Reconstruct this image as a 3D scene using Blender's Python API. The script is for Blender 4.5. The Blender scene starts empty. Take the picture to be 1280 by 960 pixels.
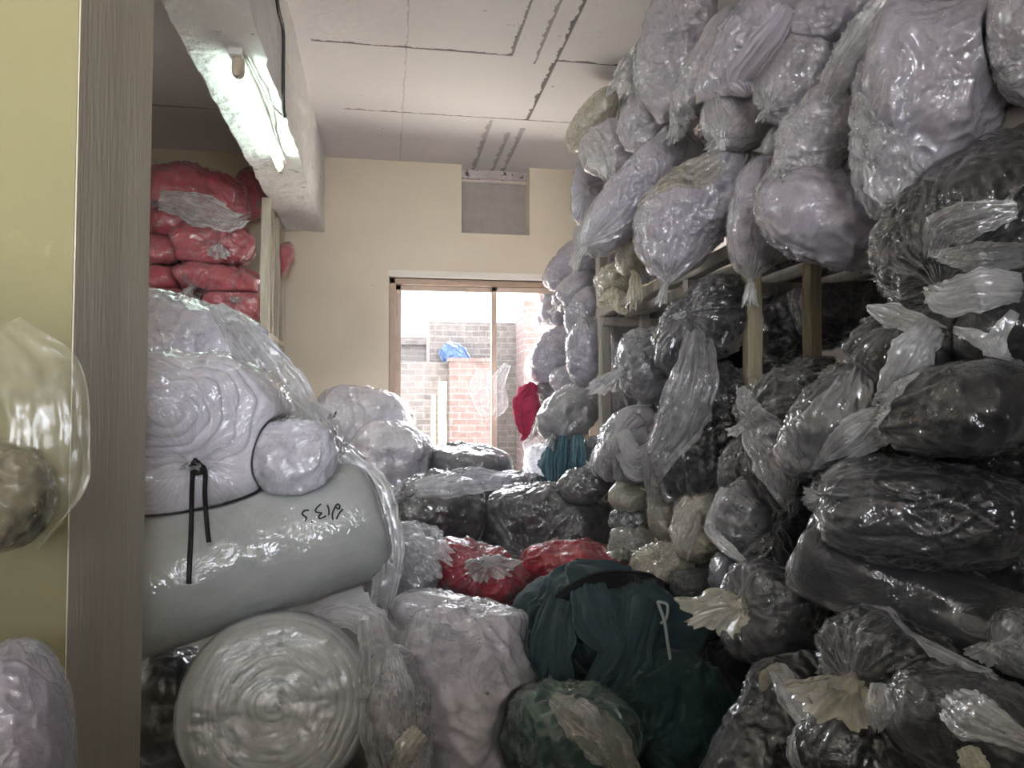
import bpy, math, random
import numpy as np
from mathutils import Vector, Matrix
from mathutils.bvhtree import BVHTree

C = bpy.context.scene.collection
sc = bpy.context.scene
rng = np.random.default_rng(7)
random.seed(7)

# ------------------------------------------------------------------ camera
F = 961.0
PSI = math.atan(158/F)
TH = math.atan(38/F*math.cos(PSI))
CAM = np.array([0.0, 0.0, 1.2])
fwd = np.array([math.sin(PSI)*math.cos(TH), math.cos(PSI)*math.cos(TH), math.sin(TH)])
rgt = np.array([math.cos(PSI), -math.sin(PSI), 0.0])
upv = np.cross(rgt, fwd)
cd = bpy.data.cameras.new('camera')
cam = bpy.data.objects.new('camera', cd); C.objects.link(cam)
cd.sensor_width = 36; cd.lens = 36*F/1280; cd.clip_start = .02; cd.clip_end = 200
cam.matrix_world = Matrix(((rgt[0], upv[0], -fwd[0], CAM[0]), (rgt[1], upv[1], -fwd[1], CAM[1]),
                           (rgt[2], upv[2], -fwd[2], CAM[2]), (0, 0, 0, 1)))
sc.camera = cam
AX = {'X': 0, 'Y': 1, 'Z': 2}

def ray(px, py):
    return fwd + rgt*(px-640)/F + upv*(480-py)/F

def P(px, py, at):
    """the point of the room seen at a pixel, on the plane X/Y/Z = value"""
    d = ray(px, py); i = AX[at[0]]
    return CAM + d*((at[1]-CAM[i])/d[i])

def dep(p):
    return float(np.dot(np.asarray(p)-CAM, fwd))

# ------------------------------------------------------------------ noise
_perm = rng.permutation(256); _perm = np.concatenate([_perm, _perm, _perm])
_g = np.array([[1,1,0],[-1,1,0],[1,-1,0],[-1,-1,0],[1,0,1],[-1,0,1],[1,0,-1],[-1,0,-1],
               [0,1,1],[0,-1,1],[0,1,-1],[0,-1,-1],[1,1,0],[-1,1,0],[0,-1,1],[0,-1,-1]], float)

def perlin(p):
    i = np.floor(p).astype(int); f = p-i; i &= 255
    u = f*f*f*(f*(f*6-15)+10)
    out = 0
    for a in (0, 1):
        wa = u[:, 0] if a else 1-u[:, 0]
        for b in (0, 1):
            wb = u[:, 1] if b else 1-u[:, 1]
            for c in (0, 1):
                wc = u[:, 2] if c else 1-u[:, 2]
                h = _perm[_perm[_perm[i[:, 0]+a]+i[:, 1]+b]+i[:, 2]+c] & 15
                g = _g[h]
                out = out + wa*wb*wc*(g[:, 0]*(f[:, 0]-a)+g[:, 1]*(f[:, 1]-b)+g[:, 2]*(f[:, 2]-c))
    return out

def ridge(p):
    return (1-np.minimum(1, np.abs(perlin(p))*2.2))**1.6

# ------------------------------------------------------------------ materials
def newmat(name):
    m = bpy.data.materials.new(name); m.use_nodes = True
    nt = m.node_tree; nt.nodes.clear()
    return m, nt, nt.nodes, nt.links

def add(n, t, **kw):
    x = n.new(t)
    for k, v in kw.items(): setattr(x, k, v)
    return x

def fabric(name, col, rough=.85, var=.12, bump=.25, scale=9, sheen=.2, weave=True):
    m, nt, n, l = newmat(name)
    o = add(n, 'ShaderNodeOutputMaterial'); b = add(n, 'ShaderNodeBsdfPrincipled')
    tc = add(n, 'ShaderNodeTexCoord')
    no = add(n, 'ShaderNodeTexNoise'); no.inputs['Scale'].default_value = scale; no.inputs['Detail'].default_value = 5
    no.inputs['Distortion'].default_value = .8
    l.new(tc.outputs['Object'], no.inputs['Vector'])
    r = add(n, 'ShaderNodeValToRGB')
    r.color_ramp.elements[0].position = .3; r.color_ramp.elements[1].position = .7
    r.color_ramp.elements[0].color = tuple(c*(1-var) for c in col)+(1,)
    r.color_ramp.elements[1].color = tuple(min(1, c*(1+var)) for c in col)+(1,)
    l.new(no.outputs['Fac'], r.inputs['Fac']); l.new(r.outputs['Color'], b.inputs['Base Color'])
    b.inputs['Roughness'].default_value = rough
    b.inputs['Specular IOR Level'].default_value = .25
    b.inputs['Sheen Weight'].default_value = sheen
    n2 = add(n, 'ShaderNodeTexNoise'); n2.inputs['Scale'].default_value = scale*2.2; n2.inputs['Detail'].default_value = 4
    n2.inputs['Distortion'].default_value = 1.5
    l.new(tc.outputs['Object'], n2.inputs['Vector'])
    bp = add(n, 'ShaderNodeBump'); bp.inputs['Strength'].default_value = bump; bp.inputs['Distance'].default_value = .02
    l.new(n2.outputs['Fac'], bp.inputs['Height']); l.new(bp.outputs['Normal'], b.inputs['Normal'])
    l.new(b.outputs['BSDF'], o.inputs['Surface'])
    return m

def film(name, tint=(.86, .86, .88), haze=.075, edge=.10, rough=.13, bump=.45, gloss=1.25, scale=10, layers=.30):
    """thin polythene: clear, a little milky, glossy, crinkled"""
    m, nt, n, l = newmat(name)
    o = add(n, 'ShaderNodeOutputMaterial')
    tc = add(n, 'ShaderNodeTexCoord')
    no = add(n, 'ShaderNodeTexNoise'); no.inputs['Scale'].default_value = scale
    no.inputs['Detail'].default_value = 3.5; no.inputs['Distortion'].default_value = 1.6; no.inputs['Roughness'].default_value = .55
    l.new(tc.outputs['Object'], no.inputs['Vector'])
    a = add(n, 'ShaderNodeMath', operation='SUBTRACT'); a.inputs[1].default_value = .5
    l.new(no.outputs['Fac'], a.inputs[0])
    ab = add(n, 'ShaderNodeMath', operation='ABSOLUTE'); l.new(a.outputs[0], ab.inputs[0])
    bp = add(n, 'ShaderNodeBump', invert=True); bp.inputs['Strength'].default_value = bump; bp.inputs['Distance'].default_value = .03
    l.new(ab.outputs[0], bp.inputs['Height'])
    tr = add(n, 'ShaderNodeBsdfTransparent'); tr.inputs['Color'].default_value = (.97, .97, .97, 1)
    df = add(n, 'ShaderNodeBsdfDiffuse'); df.inputs['Color'].default_value = tint+(1,)
    tl = add(n, 'ShaderNodeBsdfTranslucent'); tl.inputs['Color'].default_value = tint+(1,)
    dm = add(n, 'ShaderNodeMixShader'); dm.inputs[0].default_value = .45
    l.new(df.outputs[0], dm.inputs[1]); l.new(tl.outputs[0], dm.inputs[2])
    for q in (df, tl): l.new(bp.outputs['Normal'], q.inputs['Normal'])
    lw = add(n, 'ShaderNodeLayerWeight'); lw.inputs['Blend'].default_value = .35
    # milkiness: more where film is creased (several layers) and at grazing angle
    cr = add(n, 'ShaderNodeMapRange'); cr.inputs['From Min'].default_value = .3; cr.inputs['From Max'].default_value = .7
    cr.inputs['To Min'].default_value = haze*.6; cr.inputs['To Max'].default_value = haze*1.6
    l.new(no.outputs['Fac'], cr.inputs['Value'])
    at = add(n, 'ShaderNodeAttribute', attribute_name='crease')
    ca = add(n, 'ShaderNodeMath', operation='MULTIPLY_ADD'); ca.inputs[1].default_value = layers
    l.new(at.outputs['Fac'], ca.inputs[0]); l.new(cr.outputs['Result'], ca.inputs[2])
    pw = add(n, 'ShaderNodeMath', operation='POWER'); pw.inputs[1].default_value = 2.2
    l.new(lw.outputs['Facing'], pw.inputs[0])
    ml = add(n, 'ShaderNodeMath', operation='MULTIPLY_ADD', use_clamp=True); ml.inputs[1].default_value = edge
    l.new(pw.outputs[0], ml.inputs[0]); l.new(ca.outputs[0], ml.inputs[2])
    m1 = add(n, 'ShaderNodeMixShader'); l.new(ml.outputs[0], m1.inputs[0])
    l.new(tr.outputs[0], m1.inputs[1]); l.new(dm.outputs[0], m1.inputs[2])
    gl = add(n, 'ShaderNodeBsdfGlossy'); gl.inputs['Roughness'].default_value = rough
    gl.inputs['Color'].default_value = (1, 1, 1, 1); l.new(bp.outputs['Normal'], gl.inputs['Normal'])
    lf = add(n, 'ShaderNodeLayerWeight'); lf.inputs['Blend'].default_value = .5
    fr = add(n, 'ShaderNodeMath', operation='POWER'); fr.inputs[1].default_value = 4.0; l.new(lf.outputs['Facing'], fr.inputs[0])
    fm = add(n, 'ShaderNodeMath', operation='MULTIPLY_ADD', use_clamp=True); fm.inputs[1].default_value = .75*gloss; fm.inputs[2].default_value = .075*gloss
    l.new(fr.outputs[0], fm.inputs[0])
    m2 = add(n, 'ShaderNodeMixShader'); l.new(fm.outputs[0], m2.inputs[0])
    l.new(m1.outputs[0], m2.inputs[1]); l.new(gl.outputs[0], m2.inputs[2])
    l.new(m2.outputs[0], o.inputs['Surface'])
    return m

def plaster(name, col, col2, rough=.9, bump=.3, scale=3.0, stain=.5, streak=False, spots=None, joints=None):
    m, nt, n, l = newmat(name)
    o = add(n, 'ShaderNodeOutputMaterial'); b = add(n, 'ShaderNodeBsdfPrincipled')
    tc = add(n, 'ShaderNodeTexCoord'); mp = add(n, 'ShaderNodeMapping')
    if streak: mp.inputs['Scale'].default_value = (3.5, 3.5, .35)
    l.new(tc.outputs['Object'], mp.inputs['Vector'])
    no = add(n, 'ShaderNodeTexNoise'); no.inputs['Scale'].default_value = scale; no.inputs['Detail'].default_value = 8
    no.inputs['Roughness'].default_value = .62
    l.new(mp.outputs[0], no.inputs['Vector'])
    r = add(n, 'ShaderNodeValToRGB'); r.color_ramp.elements[0].position = .5-.25*stain-.08; r.color_ramp.elements[1].position = .5+.15
    r.color_ramp.elements[0].color = col2+(1,); r.color_ramp.elements[1].color = col+(1,)
    l.new(no.outputs['Fac'], r.inputs['Fac'])
    cur = r.outputs['Color']
    if spots:
        ns = add(n, 'ShaderNodeTexNoise'); ns.inputs['Scale'].default_value = spots[0]; ns.inputs['Detail'].default_value = 6
        l.new(tc.outputs['Object'], ns.inputs['Vector'])
        rs = add(n, 'ShaderNodeValToRGB'); rs.color_ramp.elements[0].position = spots[1]; rs.color_ramp.elements[1].position = spots[1]+.05
        l.new(ns.outputs['Fac'], rs.inputs['Fac'])
        mx = add(n, 'ShaderNodeMix', data_type='RGBA'); l.new(rs.outputs['Color'], mx.inputs['Factor'])
        l.new(cur, mx.inputs['A']); mx.inputs['B'].default_value = spots[2]+(1,); cur = mx.outputs['Result']
    if joints:
        # dirty open joints between the ceiling slabs: (axis, coordinate, width, strength, from, to on the other axis)
        sp = add(n, 'ShaderNodeSeparateXYZ'); l.new(tc.outputs['Object'], sp.inputs[0])
        nj = add(n, 'ShaderNodeTexNoise'); nj.inputs['Scale'].default_value = 9; nj.inputs['Detail'].default_value = 6
        nj.inputs['Roughness'].default_value = .75
        l.new(tc.outputs['Object'], nj.inputs['Vector'])
        for ax, co, w, s, lo, hi in joints:
            a, bb = ('X', 'Y') if ax == 'X' else ('Y', 'X')
            d = add(n, 'ShaderNodeMath', operation='SUBTRACT'); d.inputs[1].default_value = co; l.new(sp.outputs[a], d.inputs[0])
            wob = add(n, 'ShaderNodeMath', operation='MULTIPLY_ADD'); wob.inputs[1].default_value = .05; l.new(nj.outputs['Fac'], wob.inputs[0])
            l.new(d.outputs[0], wob.inputs[2])
            d2 = add(n, 'ShaderNodeMath', operation='ABSOLUTE')
            d3 = add(n, 'ShaderNodeMath', operation='SUBTRACT'); d3.inputs[1].default_value = .025; l.new(wob.outputs[0], d3.inputs[0])
            l.new(d3.outputs[0], d2.inputs[0])
            wn = add(n, 'ShaderNodeMapRange'); wn.inputs['From Min'].default_value = .35; wn.inputs['From Max'].default_value = .68
            wn.inputs['To Min'].default_value = w*.15; wn.inputs['To Max'].default_value = w*1.0; l.new(nj.outputs['Fac'], wn.inputs['Value'])
            dv = add(n, 'ShaderNodeMath', operation='DIVIDE'); l.new(d2.outputs[0], dv.inputs[0]); l.new(wn.outputs[0], dv.inputs[1])
            k = add(n, 'ShaderNodeMapRange'); k.inputs['From Min'].default_value = .6; k.inputs['From Max'].default_value = 1.2
            k.inputs['To Min'].default_value = s; k.inputs['To Max'].default_value = 0; l.new(dv.outputs[0], k.inputs['Value'])
            g1 = add(n, 'ShaderNodeMath', operation='GREATER_THAN'); g1.inputs[1].default_value = lo; l.new(sp.outputs[bb], g1.inputs[0])
            g2 = add(n, 'ShaderNodeMath', operation='LESS_THAN'); g2.inputs[1].default_value = hi; l.new(sp.outputs[bb], g2.inputs[0])
            k1 = add(n, 'ShaderNodeMath', operation='MULTIPLY'); l.new(k.outputs[0], k1.inputs[0]); l.new(g1.outputs[0], k1.inputs[1])
            k2 = add(n, 'ShaderNodeMath', operation='MULTIPLY'); l.new(k1.outputs[0], k2.inputs[0]); l.new(g2.outputs[0], k2.inputs[1])
            mx = add(n, 'ShaderNodeMix', data_type='RGBA'); l.new(k2.outputs[0], mx.inputs['Factor'])
            l.new(cur, mx.inputs['A']); mx.inputs['B'].default_value = (.07, .06, .055, 1); cur = mx.outputs['Result']
    l.new(cur, b.inputs['Base Color'])
    b.inputs['Roughness'].default_value = rough; b.inputs['Specular IOR Level'].default_value = .25
    n2 = add(n, 'ShaderNodeTexNoise'); n2.inputs['Scale'].default_value = 22; n2.inputs['Detail'].default_value = 6
    l.new(mp.outputs[0], n2.inputs['Vector'])
    bp = add(n, 'ShaderNodeBump'); bp.inputs['Strength'].default_value = bump; bp.inputs['Distance'].default_value = .015
    l.new(n2.outputs['Fac'], bp.inputs['Height']); l.new(bp.outputs['Normal'], b.inputs['Normal'])
    l.new(b.outputs['BSDF'], o.inputs['Surface'])
    return m

def plain(name, col, rough=.5, metal=0, bump=0, emit=None):
    m, nt, n, l = newmat(name)
    o = add(n, 'ShaderNodeOutputMaterial'); b = add(n, 'ShaderNodeBsdfPrincipled')
    tc = add(n, 'ShaderNodeTexCoord'); no = add(n, 'ShaderNodeTexNoise'); no.inputs['Scale'].default_value = 14; no.inputs['Detail'].default_value = 5
    l.new(tc.outputs['Object'], no.inputs['Vector'])
    r = add(n, 'ShaderNodeValToRGB'); r.color_ramp.elements[0].position = .3; r.color_ramp.elements[1].position = .7
    r.color_ramp.elements[0].color = tuple(c*.86 for c in col)+(1,); r.color_ramp.elements[1].color = col+(1,)
    l.new(no.outputs['Fac'], r.inputs['Fac']); l.new(r.outputs['Color'], b.inputs['Base Color'])
    b.inputs['Roughness'].default_value = rough; b.inputs['Metallic'].default_value = metal
    if emit:
        b.inputs['Emission Color'].default_value = emit[0]+(1,); b.inputs['Emission Strength'].default_value = emit[1]
    if bump:
        bp = add(n, 'ShaderNodeBump'); bp.inputs['Strength'].default_value = bump; bp.inputs['Distance'].default_value = .01
        l.new(no.outputs['Fac'], bp.inputs['Height']); l.new(bp.outputs['Normal'], b.inputs['Normal'])
    l.new(b.outputs['BSDF'], o.inputs['Surface'])
    return m

def brick(name, c1, c2, mortar, scale=1.0):
    m, nt, n, l = newmat(name)
    o = add(n, 'ShaderNodeOutputMaterial'); b = add(n, 'ShaderNodeBsdfPrincipled')
    tc = add(n, 'ShaderNodeTexCoord'); mp = add(n, 'ShaderNodeMapping')
    mp.inputs['Rotation'].default_value = (math.pi/2, 0, 0)
    l.new(tc.outputs['Object'], mp.inputs['Vector'])
    nz = add(n, 'ShaderNodeTexNoise'); nz.inputs['Scale'].default_value = 5; l.new(tc.outputs['Object'], nz.inputs['Vector'])
    wv = add(n, 'ShaderNodeMix', data_type='VECTOR'); wv.inputs['Factor'].default_value = .035
    l.new(mp.outputs[0], wv.inputs['A']); l.new(nz.outputs['Color'], wv.inputs['B'])
    bk = add(n, 'ShaderNodeTexBrick'); bk.inputs['Scale'].default_value = scale
    bk.inputs['Brick Width'].default_value = .26; bk.inputs['Row Height'].default_value = .105
    bk.inputs['Mortar Size'].default_value = .012; bk.inputs['Mortar Smooth'].default_value = .3
    bk.inputs['Color1'].default_value = c1+(1,); bk.inputs['Color2'].default_value = c2+(1,); bk.inputs['Mortar'].default_value = mortar+(1,)
    l.new(wv.outputs['Result'], bk.inputs['Vector'])
    n3 = add(n, 'ShaderNodeTexNoise'); n3.inputs['Scale'].default_value = 8; n3.inputs['Detail'].default_value = 7
    l.new(tc.outputs['Object'], n3.inputs['Vector'])
    mx = add(n, 'ShaderNodeMix', data_type='RGBA', blend_type='OVERLAY'); mx.inputs['Factor'].default_value = .7
    l.new(bk.outputs['Color'], mx.inputs['A']); l.new(n3.outputs['Fac'], mx.inputs['B'])
    l.new(mx.outputs['Result'], b.inputs['Base Color']); b.inputs['Roughness'].default_value = .95
    bp = add(n, 'ShaderNodeBump', invert=True); bp.inputs['Distance'].default_value = .02; bp.inputs['Strength'].default_value = .6
    l.new(bk.outputs['Fac'], bp.inputs['Height']); l.new(bp.outputs['Normal'], b.inputs['Normal'])
    l.new(b.outputs['BSDF'], o.inputs['Surface'])
    return m

FAB = {
 'lilac': fabric('lilac_fabric', (.45, .425, .485)), 'white': fabric('dimmed_white_fabric', (.48, .455, .485)), 'bright': fabric('lit_white_fabric', (.80, .76, .80)),  # lilac and white dimmed, bright raised, to make up for uneven light
 'pale': fabric('pale_roll_fabric', (.60, .62, .59), bump=.12, var=.05), 'grey': fabric('grey_fabric', (.22, .215, .225)),
 'lgrey': fabric('light_grey_fabric', (.38, .37, .38)),
 'dgrey': fabric('charcoal_fabric', (.055, .055, .06)), 'black': fabric('black_fabric', (.010, .0097, .0115)),
 'red': fabric('red_fabric', (.45, .045, .07)), 'dred': fabric('dark_red_fabric', (.40, .018, .04)), 'pink': fabric('pink_fabric', (.40, .035, .085)),
 'teal': fabric('dark_teal_fabric', (.036, .062, .074), bump=.15), 'bteal': fabric('blue_teal_fabric', (.07, .14, .17), bump=.15),
 'green': fabric('dark_green_fabric', (.014, .04, .040), bump=.15), 'bgreen': fabric('green_fabric', (.02, .085, .058)),
 'cream': fabric('cream_fabric', (.50, .47, .40)), 'brown': fabric('brown_fabric', (.15, .11, .075)), 'navy': fabric('blue_grey_fabric', (.17, .19, .23)),
}
FLM = {
 'clear': film('clear_film', layers=.24), 'dark': film('clear_film_over_black', haze=.016, layers=.19), 'sheet': film('loose_film_sheet', haze=.12, layers=.55, edge=.2), 'milky': film('milky_film', haze=.28, edge=.2),
 'thin': film('thin_clear_film', haze=.02, edge=.06, bump=.4, layers=.16),
 'tail': film('bunched_film', haze=.34, edge=.15, bump=.28, tint=(.84, .84, .84)),
 'ctail': film('cream_bunched_film', haze=.46, edge=.15, bump=.28, tint=(.86, .82, .66)),
 'cream': film('cream_film', haze=.22, edge=.2, tint=(.86, .82, .68)),
 'smoke': film('dusty_film', haze=.01, edge=.04, gloss=1.1, tint=(.66, .64, .60), bump=.4, layers=.15),
 'yel': film('yellowed_film', haze=.13, edge=.15, tint=(.72, .68, .45), bump=.2, scale=3.5, gloss=.6, rough=.22),
}

# ------------------------------------------------------------------ mesh + object helpers
def mesh(name, V, faces, mat, parent=None, smooth=True, loc=None):
    """link one mesh object; V in world metres"""
    V = np.asarray(V, float)
    if parent is not None: base = np.array(parent['_loc'])
    elif loc is not None: base = np.array(loc, float)
    else: base = np.zeros(3)
    me = bpy.data.meshes.new(name)
    L = V-base
    F_ = np.array(faces, object) if isinstance(faces, (list, tuple)) and len({len(f) for f in faces}) > 1 else np.asarray(faces)
    if F_.dtype != object and F_.ndim == 2:
        k = F_.shape[1]
        me.vertices.add(len(L)); me.vertices.foreach_set('co', L.astype(np.float32).ravel())
        me.loops.add(F_.size); me.loops.foreach_set('vertex_index', F_.astype(np.int32).ravel())
        me.polygons.add(len(F_)); me.polygons.foreach_set('loop_start', np.arange(0, F_.size, k, dtype=np.int32))
        me.update(calc_edges=True); me.validate()
    else:
        me.from_pydata([tuple(v) for v in L], [], [tuple(f) for f in faces])
    me.polygons.foreach_set('use_smooth', np.full(len(me.polygons), bool(smooth)))
    me.materials.append(mat)
    o = bpy.data.objects.new(name, me); C.objects.link(o)
    if parent is not None: o.parent = PARENT[parent['_id']]
    else: o.location = base
    return o

PARENT = {}
def thing(name, label, cat, loc, group=None, kind=None):
    o = bpy.data.objects.new(name, None); C.objects.link(o); o.empty_display_size = .05
    o.location = tuple(float(x) for x in loc)
    if label: o['label'] = label
    if cat: o['category'] = cat
    if group: o['group'] = group
    if kind: o['kind'] = kind
    h = {'_loc': [float(x) for x in loc], '_id': o.name, 'o': o}
    PARENT[o.name] = o
    return h

def as_parent(o):
    PARENT[o.name] = o
    h = {'_loc': None, '_id': o.name, 'o': o}
    w = o.location if o.parent is None else (o.parent.location+o.location)
    h['_loc'] = [float(x) for x in w]
    return h

def tag(o, label, cat, group=None, kind=None):
    o['label'] = label; o['category'] = cat
    if group: o['group'] = group
    if kind: o['kind'] = kind
    return o

def boxV(lo, hi):
    x0, y0, z0 = lo; x1, y1, z1 = hi
    V = [(x0,y0,z0),(x1,y0,z0),(x1,y1,z0),(x0,y1,z0),(x0,y0,z1),(x1,y0,z1),(x1,y1,z1),(x0,y1,z1)]
    Fc = [(0,3,2,1),(4,5,6,7),(0,1,5,4),(1,2,6,5),(2,3,7,6),(3,0,4,7)]
    return V, Fc

def boxes(name, bxs, mat, parent=None, loc=None):
    V, Fc = [], []
    for lo, hi in bxs:
        v, f = boxV(lo, hi); k = len(V)
        V += v; Fc += [tuple(i+k for i in q) for q in f]
    return mesh(name, V, np.array(Fc), mat, parent, smooth=False, loc=loc)

def struct(o):
    o['kind'] = 'structure'; return o

def bevel(o, w=.004, seg=2):
    md = o.modifiers.new('bevel', 'BEVEL'); md.width = w; md.segments = seg; md.limit_method = 'ANGLE'
    return o

def stick(name, p0, p1, w, t, mat, parent=None, wob=.003, side=None):
    """a rough sawn timber between two points (w across, t deep), slightly uneven"""
    p0 = np.asarray(p0, float); p1 = np.asarray(p1, float)
    d = p1-p0; L = np.linalg.norm(d); d /= L
    s = np.array(side if side is not None else (1, 0, 0), float); s -= d*np.dot(s, d); s /= np.linalg.norm(s)
    q = np.cross(d, s)
    n = max(3, int(L/.15)); V = []; ph = rng.uniform(0, 9, 4)
    ch = min(w, t)*.12
    prof = [(-w/2+ch, -t/2), (w/2-ch, -t/2), (w/2, -t/2+ch), (w/2, t/2-ch), (w/2-ch, t/2), (-w/2+ch, t/2), (-w/2, t/2-ch), (-w/2, -t/2+ch)]
    for i in range(n+1):
        c = p0+d*L*i/n
        for (a, b) in prof:
            V.append(c+s*(a+wob*math.sin(i*1.3+ph[0])+wob*.6*math.sin(i*3.1+a*90+ph[1]))+q*(b+wob*math.sin(i*1.7+ph[2])))
    k = len(prof); Fc = []
    for i in range(n):
        for j in range(k):
            Fc.append((i*k+j, i*k+(j+1) % k, (i+1)*k+(j+1) % k, (i+1)*k+j))
    Fc.append(tuple(range(k-1, -1, -1))); Fc.append(tuple(n*k+j for j in range(k)))
    return mesh(name, V, Fc, mat, parent, smooth=False)

def spline(pts, m):
    pts = np.asarray(pts, float); n = len(pts)
    if n == 2: pts = np.array([pts[0], (pts[0]+pts[1])/2, pts[1]]); n = 3
    ext = np.vstack([2*pts[0]-pts[1], pts, 2*pts[-1]-pts[-2]])
    t = np.linspace(0, n-1-1e-9, m); i = t.astype(int); f = (t-i)[:, None]
    a, b, c, d = ext[i], ext[i+1], ext[i+2], ext[i+3]
    return .5*(2*b+(c-a)*f+(2*a-5*b+4*c-d)*f*f+(3*b-a-3*c+d)*f**3)

def tube(name, pts, r, mat, parent=None, m=40, k=10, loc=None, taper=None):
    c = spline(pts, m); T = np.gradient(c, axis=0); T /= np.linalg.norm(T, axis=1)[:, None]
    up = np.array([.31, .2, .93]); V = []
    for i in range(m):
        s = np.cross(T[i], up); s /= np.linalg.norm(s); q = np.cross(s, T[i])
        rr = r*(taper[0]+(taper[1]-taper[0])*i/(m-1)) if taper else r
        for j in range(k):
            a = 2*math.pi*j/k; V.append(c[i]+rr*(s*math.cos(a)+q*math.sin(a)))
    Fc = [(i*k+j, i*k+(j+1) % k, (i+1)*k+(j+1) % k, (i+1)*k+j) for i in range(m-1) for j in range(k)]
    Fc += [tuple(range(k-1, -1, -1)), tuple((m-1)*k+j for j in range(k))]
    return mesh(name, V, Fc, mat, parent, loc=loc)

def gridfaces(nt, nf, closed=True):
    i = np.arange(nt-1)[:, None]*nf; j = np.arange(nf if closed else nf-1)[None, :]
    jn = (j+1) % nf
    return np.stack([i+j, i+jn, i+nf+jn, i+nf+j], -1).reshape(-1, 4)

def flap(name, pts, widths, thick, mat, parent, seed=0, fold=.5, nfold=5, m=70, k=64, rag=.35, facing=None, crumple=.6):
    """a flattened, pleated sleeve of film or cloth following a 3-D path (widths, thick in metres)"""
    c = spline(pts, m); T = np.gradient(c, axis=0); T /= np.linalg.norm(T, axis=1)[:, None]
    w = np.interp(np.linspace(0, 1, m), np.linspace(0, 1, len(widths)), widths)
    al = np.linspace(0, 2*math.pi, k, endpoint=False)
    s = np.linspace(0, 1, m)[:, None]; V = np.zeros((m, k, 3))
    look = (c-CAM) if facing is None else np.broadcast_to(np.asarray(facing, float), c.shape)
    S = np.cross(T, look); S /= np.linalg.norm(S, axis=1)[:, None]; N = np.cross(S, T)
    u = np.cos(al)[None, :]*np.ones((m, 1)); v = np.sin(al)[None, :]*np.ones((m, 1))
    sd = seed*13.37
    q = np.stack([(u*nfold*.55).ravel()+sd, (s*1.3+0*u).ravel()+sd*.7, np.full(m*k, sd*.3)], -1)
    f1 = perlin(q).reshape(m, k); f2 = ridge(np.stack([(u*nfold*1.1).ravel()+sd, (s*.9+.2*u).ravel()+sd*.7, (.25*np.sign(v)+0*s).ravel()], -1)).reshape(m, k)-.4
    q3 = np.stack([(u*3).ravel()+sd, (s*5+0*u).ravel(), (v*2).ravel()+sd], -1)
    f3 = ridge(q3).reshape(m, k)-.4
    off = w[:, None]*(fold*(.45*f1+.34*f2)+crumple*.16*f3)
    f4 = ridge(np.stack([(u*6.5+.8*f1).ravel()+sd, (s*7+.6*f1).ravel()+sd, (v*1.2+0*s).ravel()+sd], -1)).reshape(m, k)-.35
    off = off+w[:, None]*crumple*.13*f4
    side = perlin(np.stack([(s*4+0*u).ravel()+sd, (np.sign(u)*3).ravel(), np.full(m*k, sd)], -1)).reshape(m, k)
    side2 = perlin(np.stack([(s*13+0*u).ravel()+sd, (np.sign(u)*3).ravel(), (.5*v).ravel()+sd], -1)).reshape(m, k)
    ww = w[:, None]*(1+.24*side+.16*side2*np.abs(u)**2*(crumple > .25))
    V = c[:, None, :]+S[:, None, :]*(ww*u)[..., None]+N[:, None, :]*(-thick*v*(1-.5*np.abs(u)) + off)[..., None]
    # ragged open end
    re = perlin(np.stack([(u*3.1).ravel()+sd, np.full(m*k, sd), (v*.4).ravel()], -1)).reshape(m, k)
    re2 = perlin(np.stack([(u*8.1).ravel()+sd, np.full(m*k, sd*2), (v*1.4).ravel()], -1)).reshape(m, k)
    V += T[:, None, :]*((s**3)*rag*w.max()*(2.2*re+1.1*re2))[..., None]
    V = settle(V)
    o = mesh(name, V.reshape(-1, 3), gridfaces(m, k), mat, parent)
    crease(o, np.clip(.9*np.maximum(f2, 0)**1.5+.5*np.maximum(f3, 0)**2, 0, 1).ravel())
    return o

G1 = 'white sacks on top of the right rack'
G2 = 'lilac sacks stacked beside the window'
G3 = 'black sacks filling the right rack'
G4 = 'sacks heaped on the floor'
G5 = 'fabric rolls and sacks beside the column'
G6 = 'red bundles on the left rack'
G7 = 'grey and cream sacks in the middle of the right stack'
# ------------------------------------------------------------------ bags
SPECS = []
class Spec: pass

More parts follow.
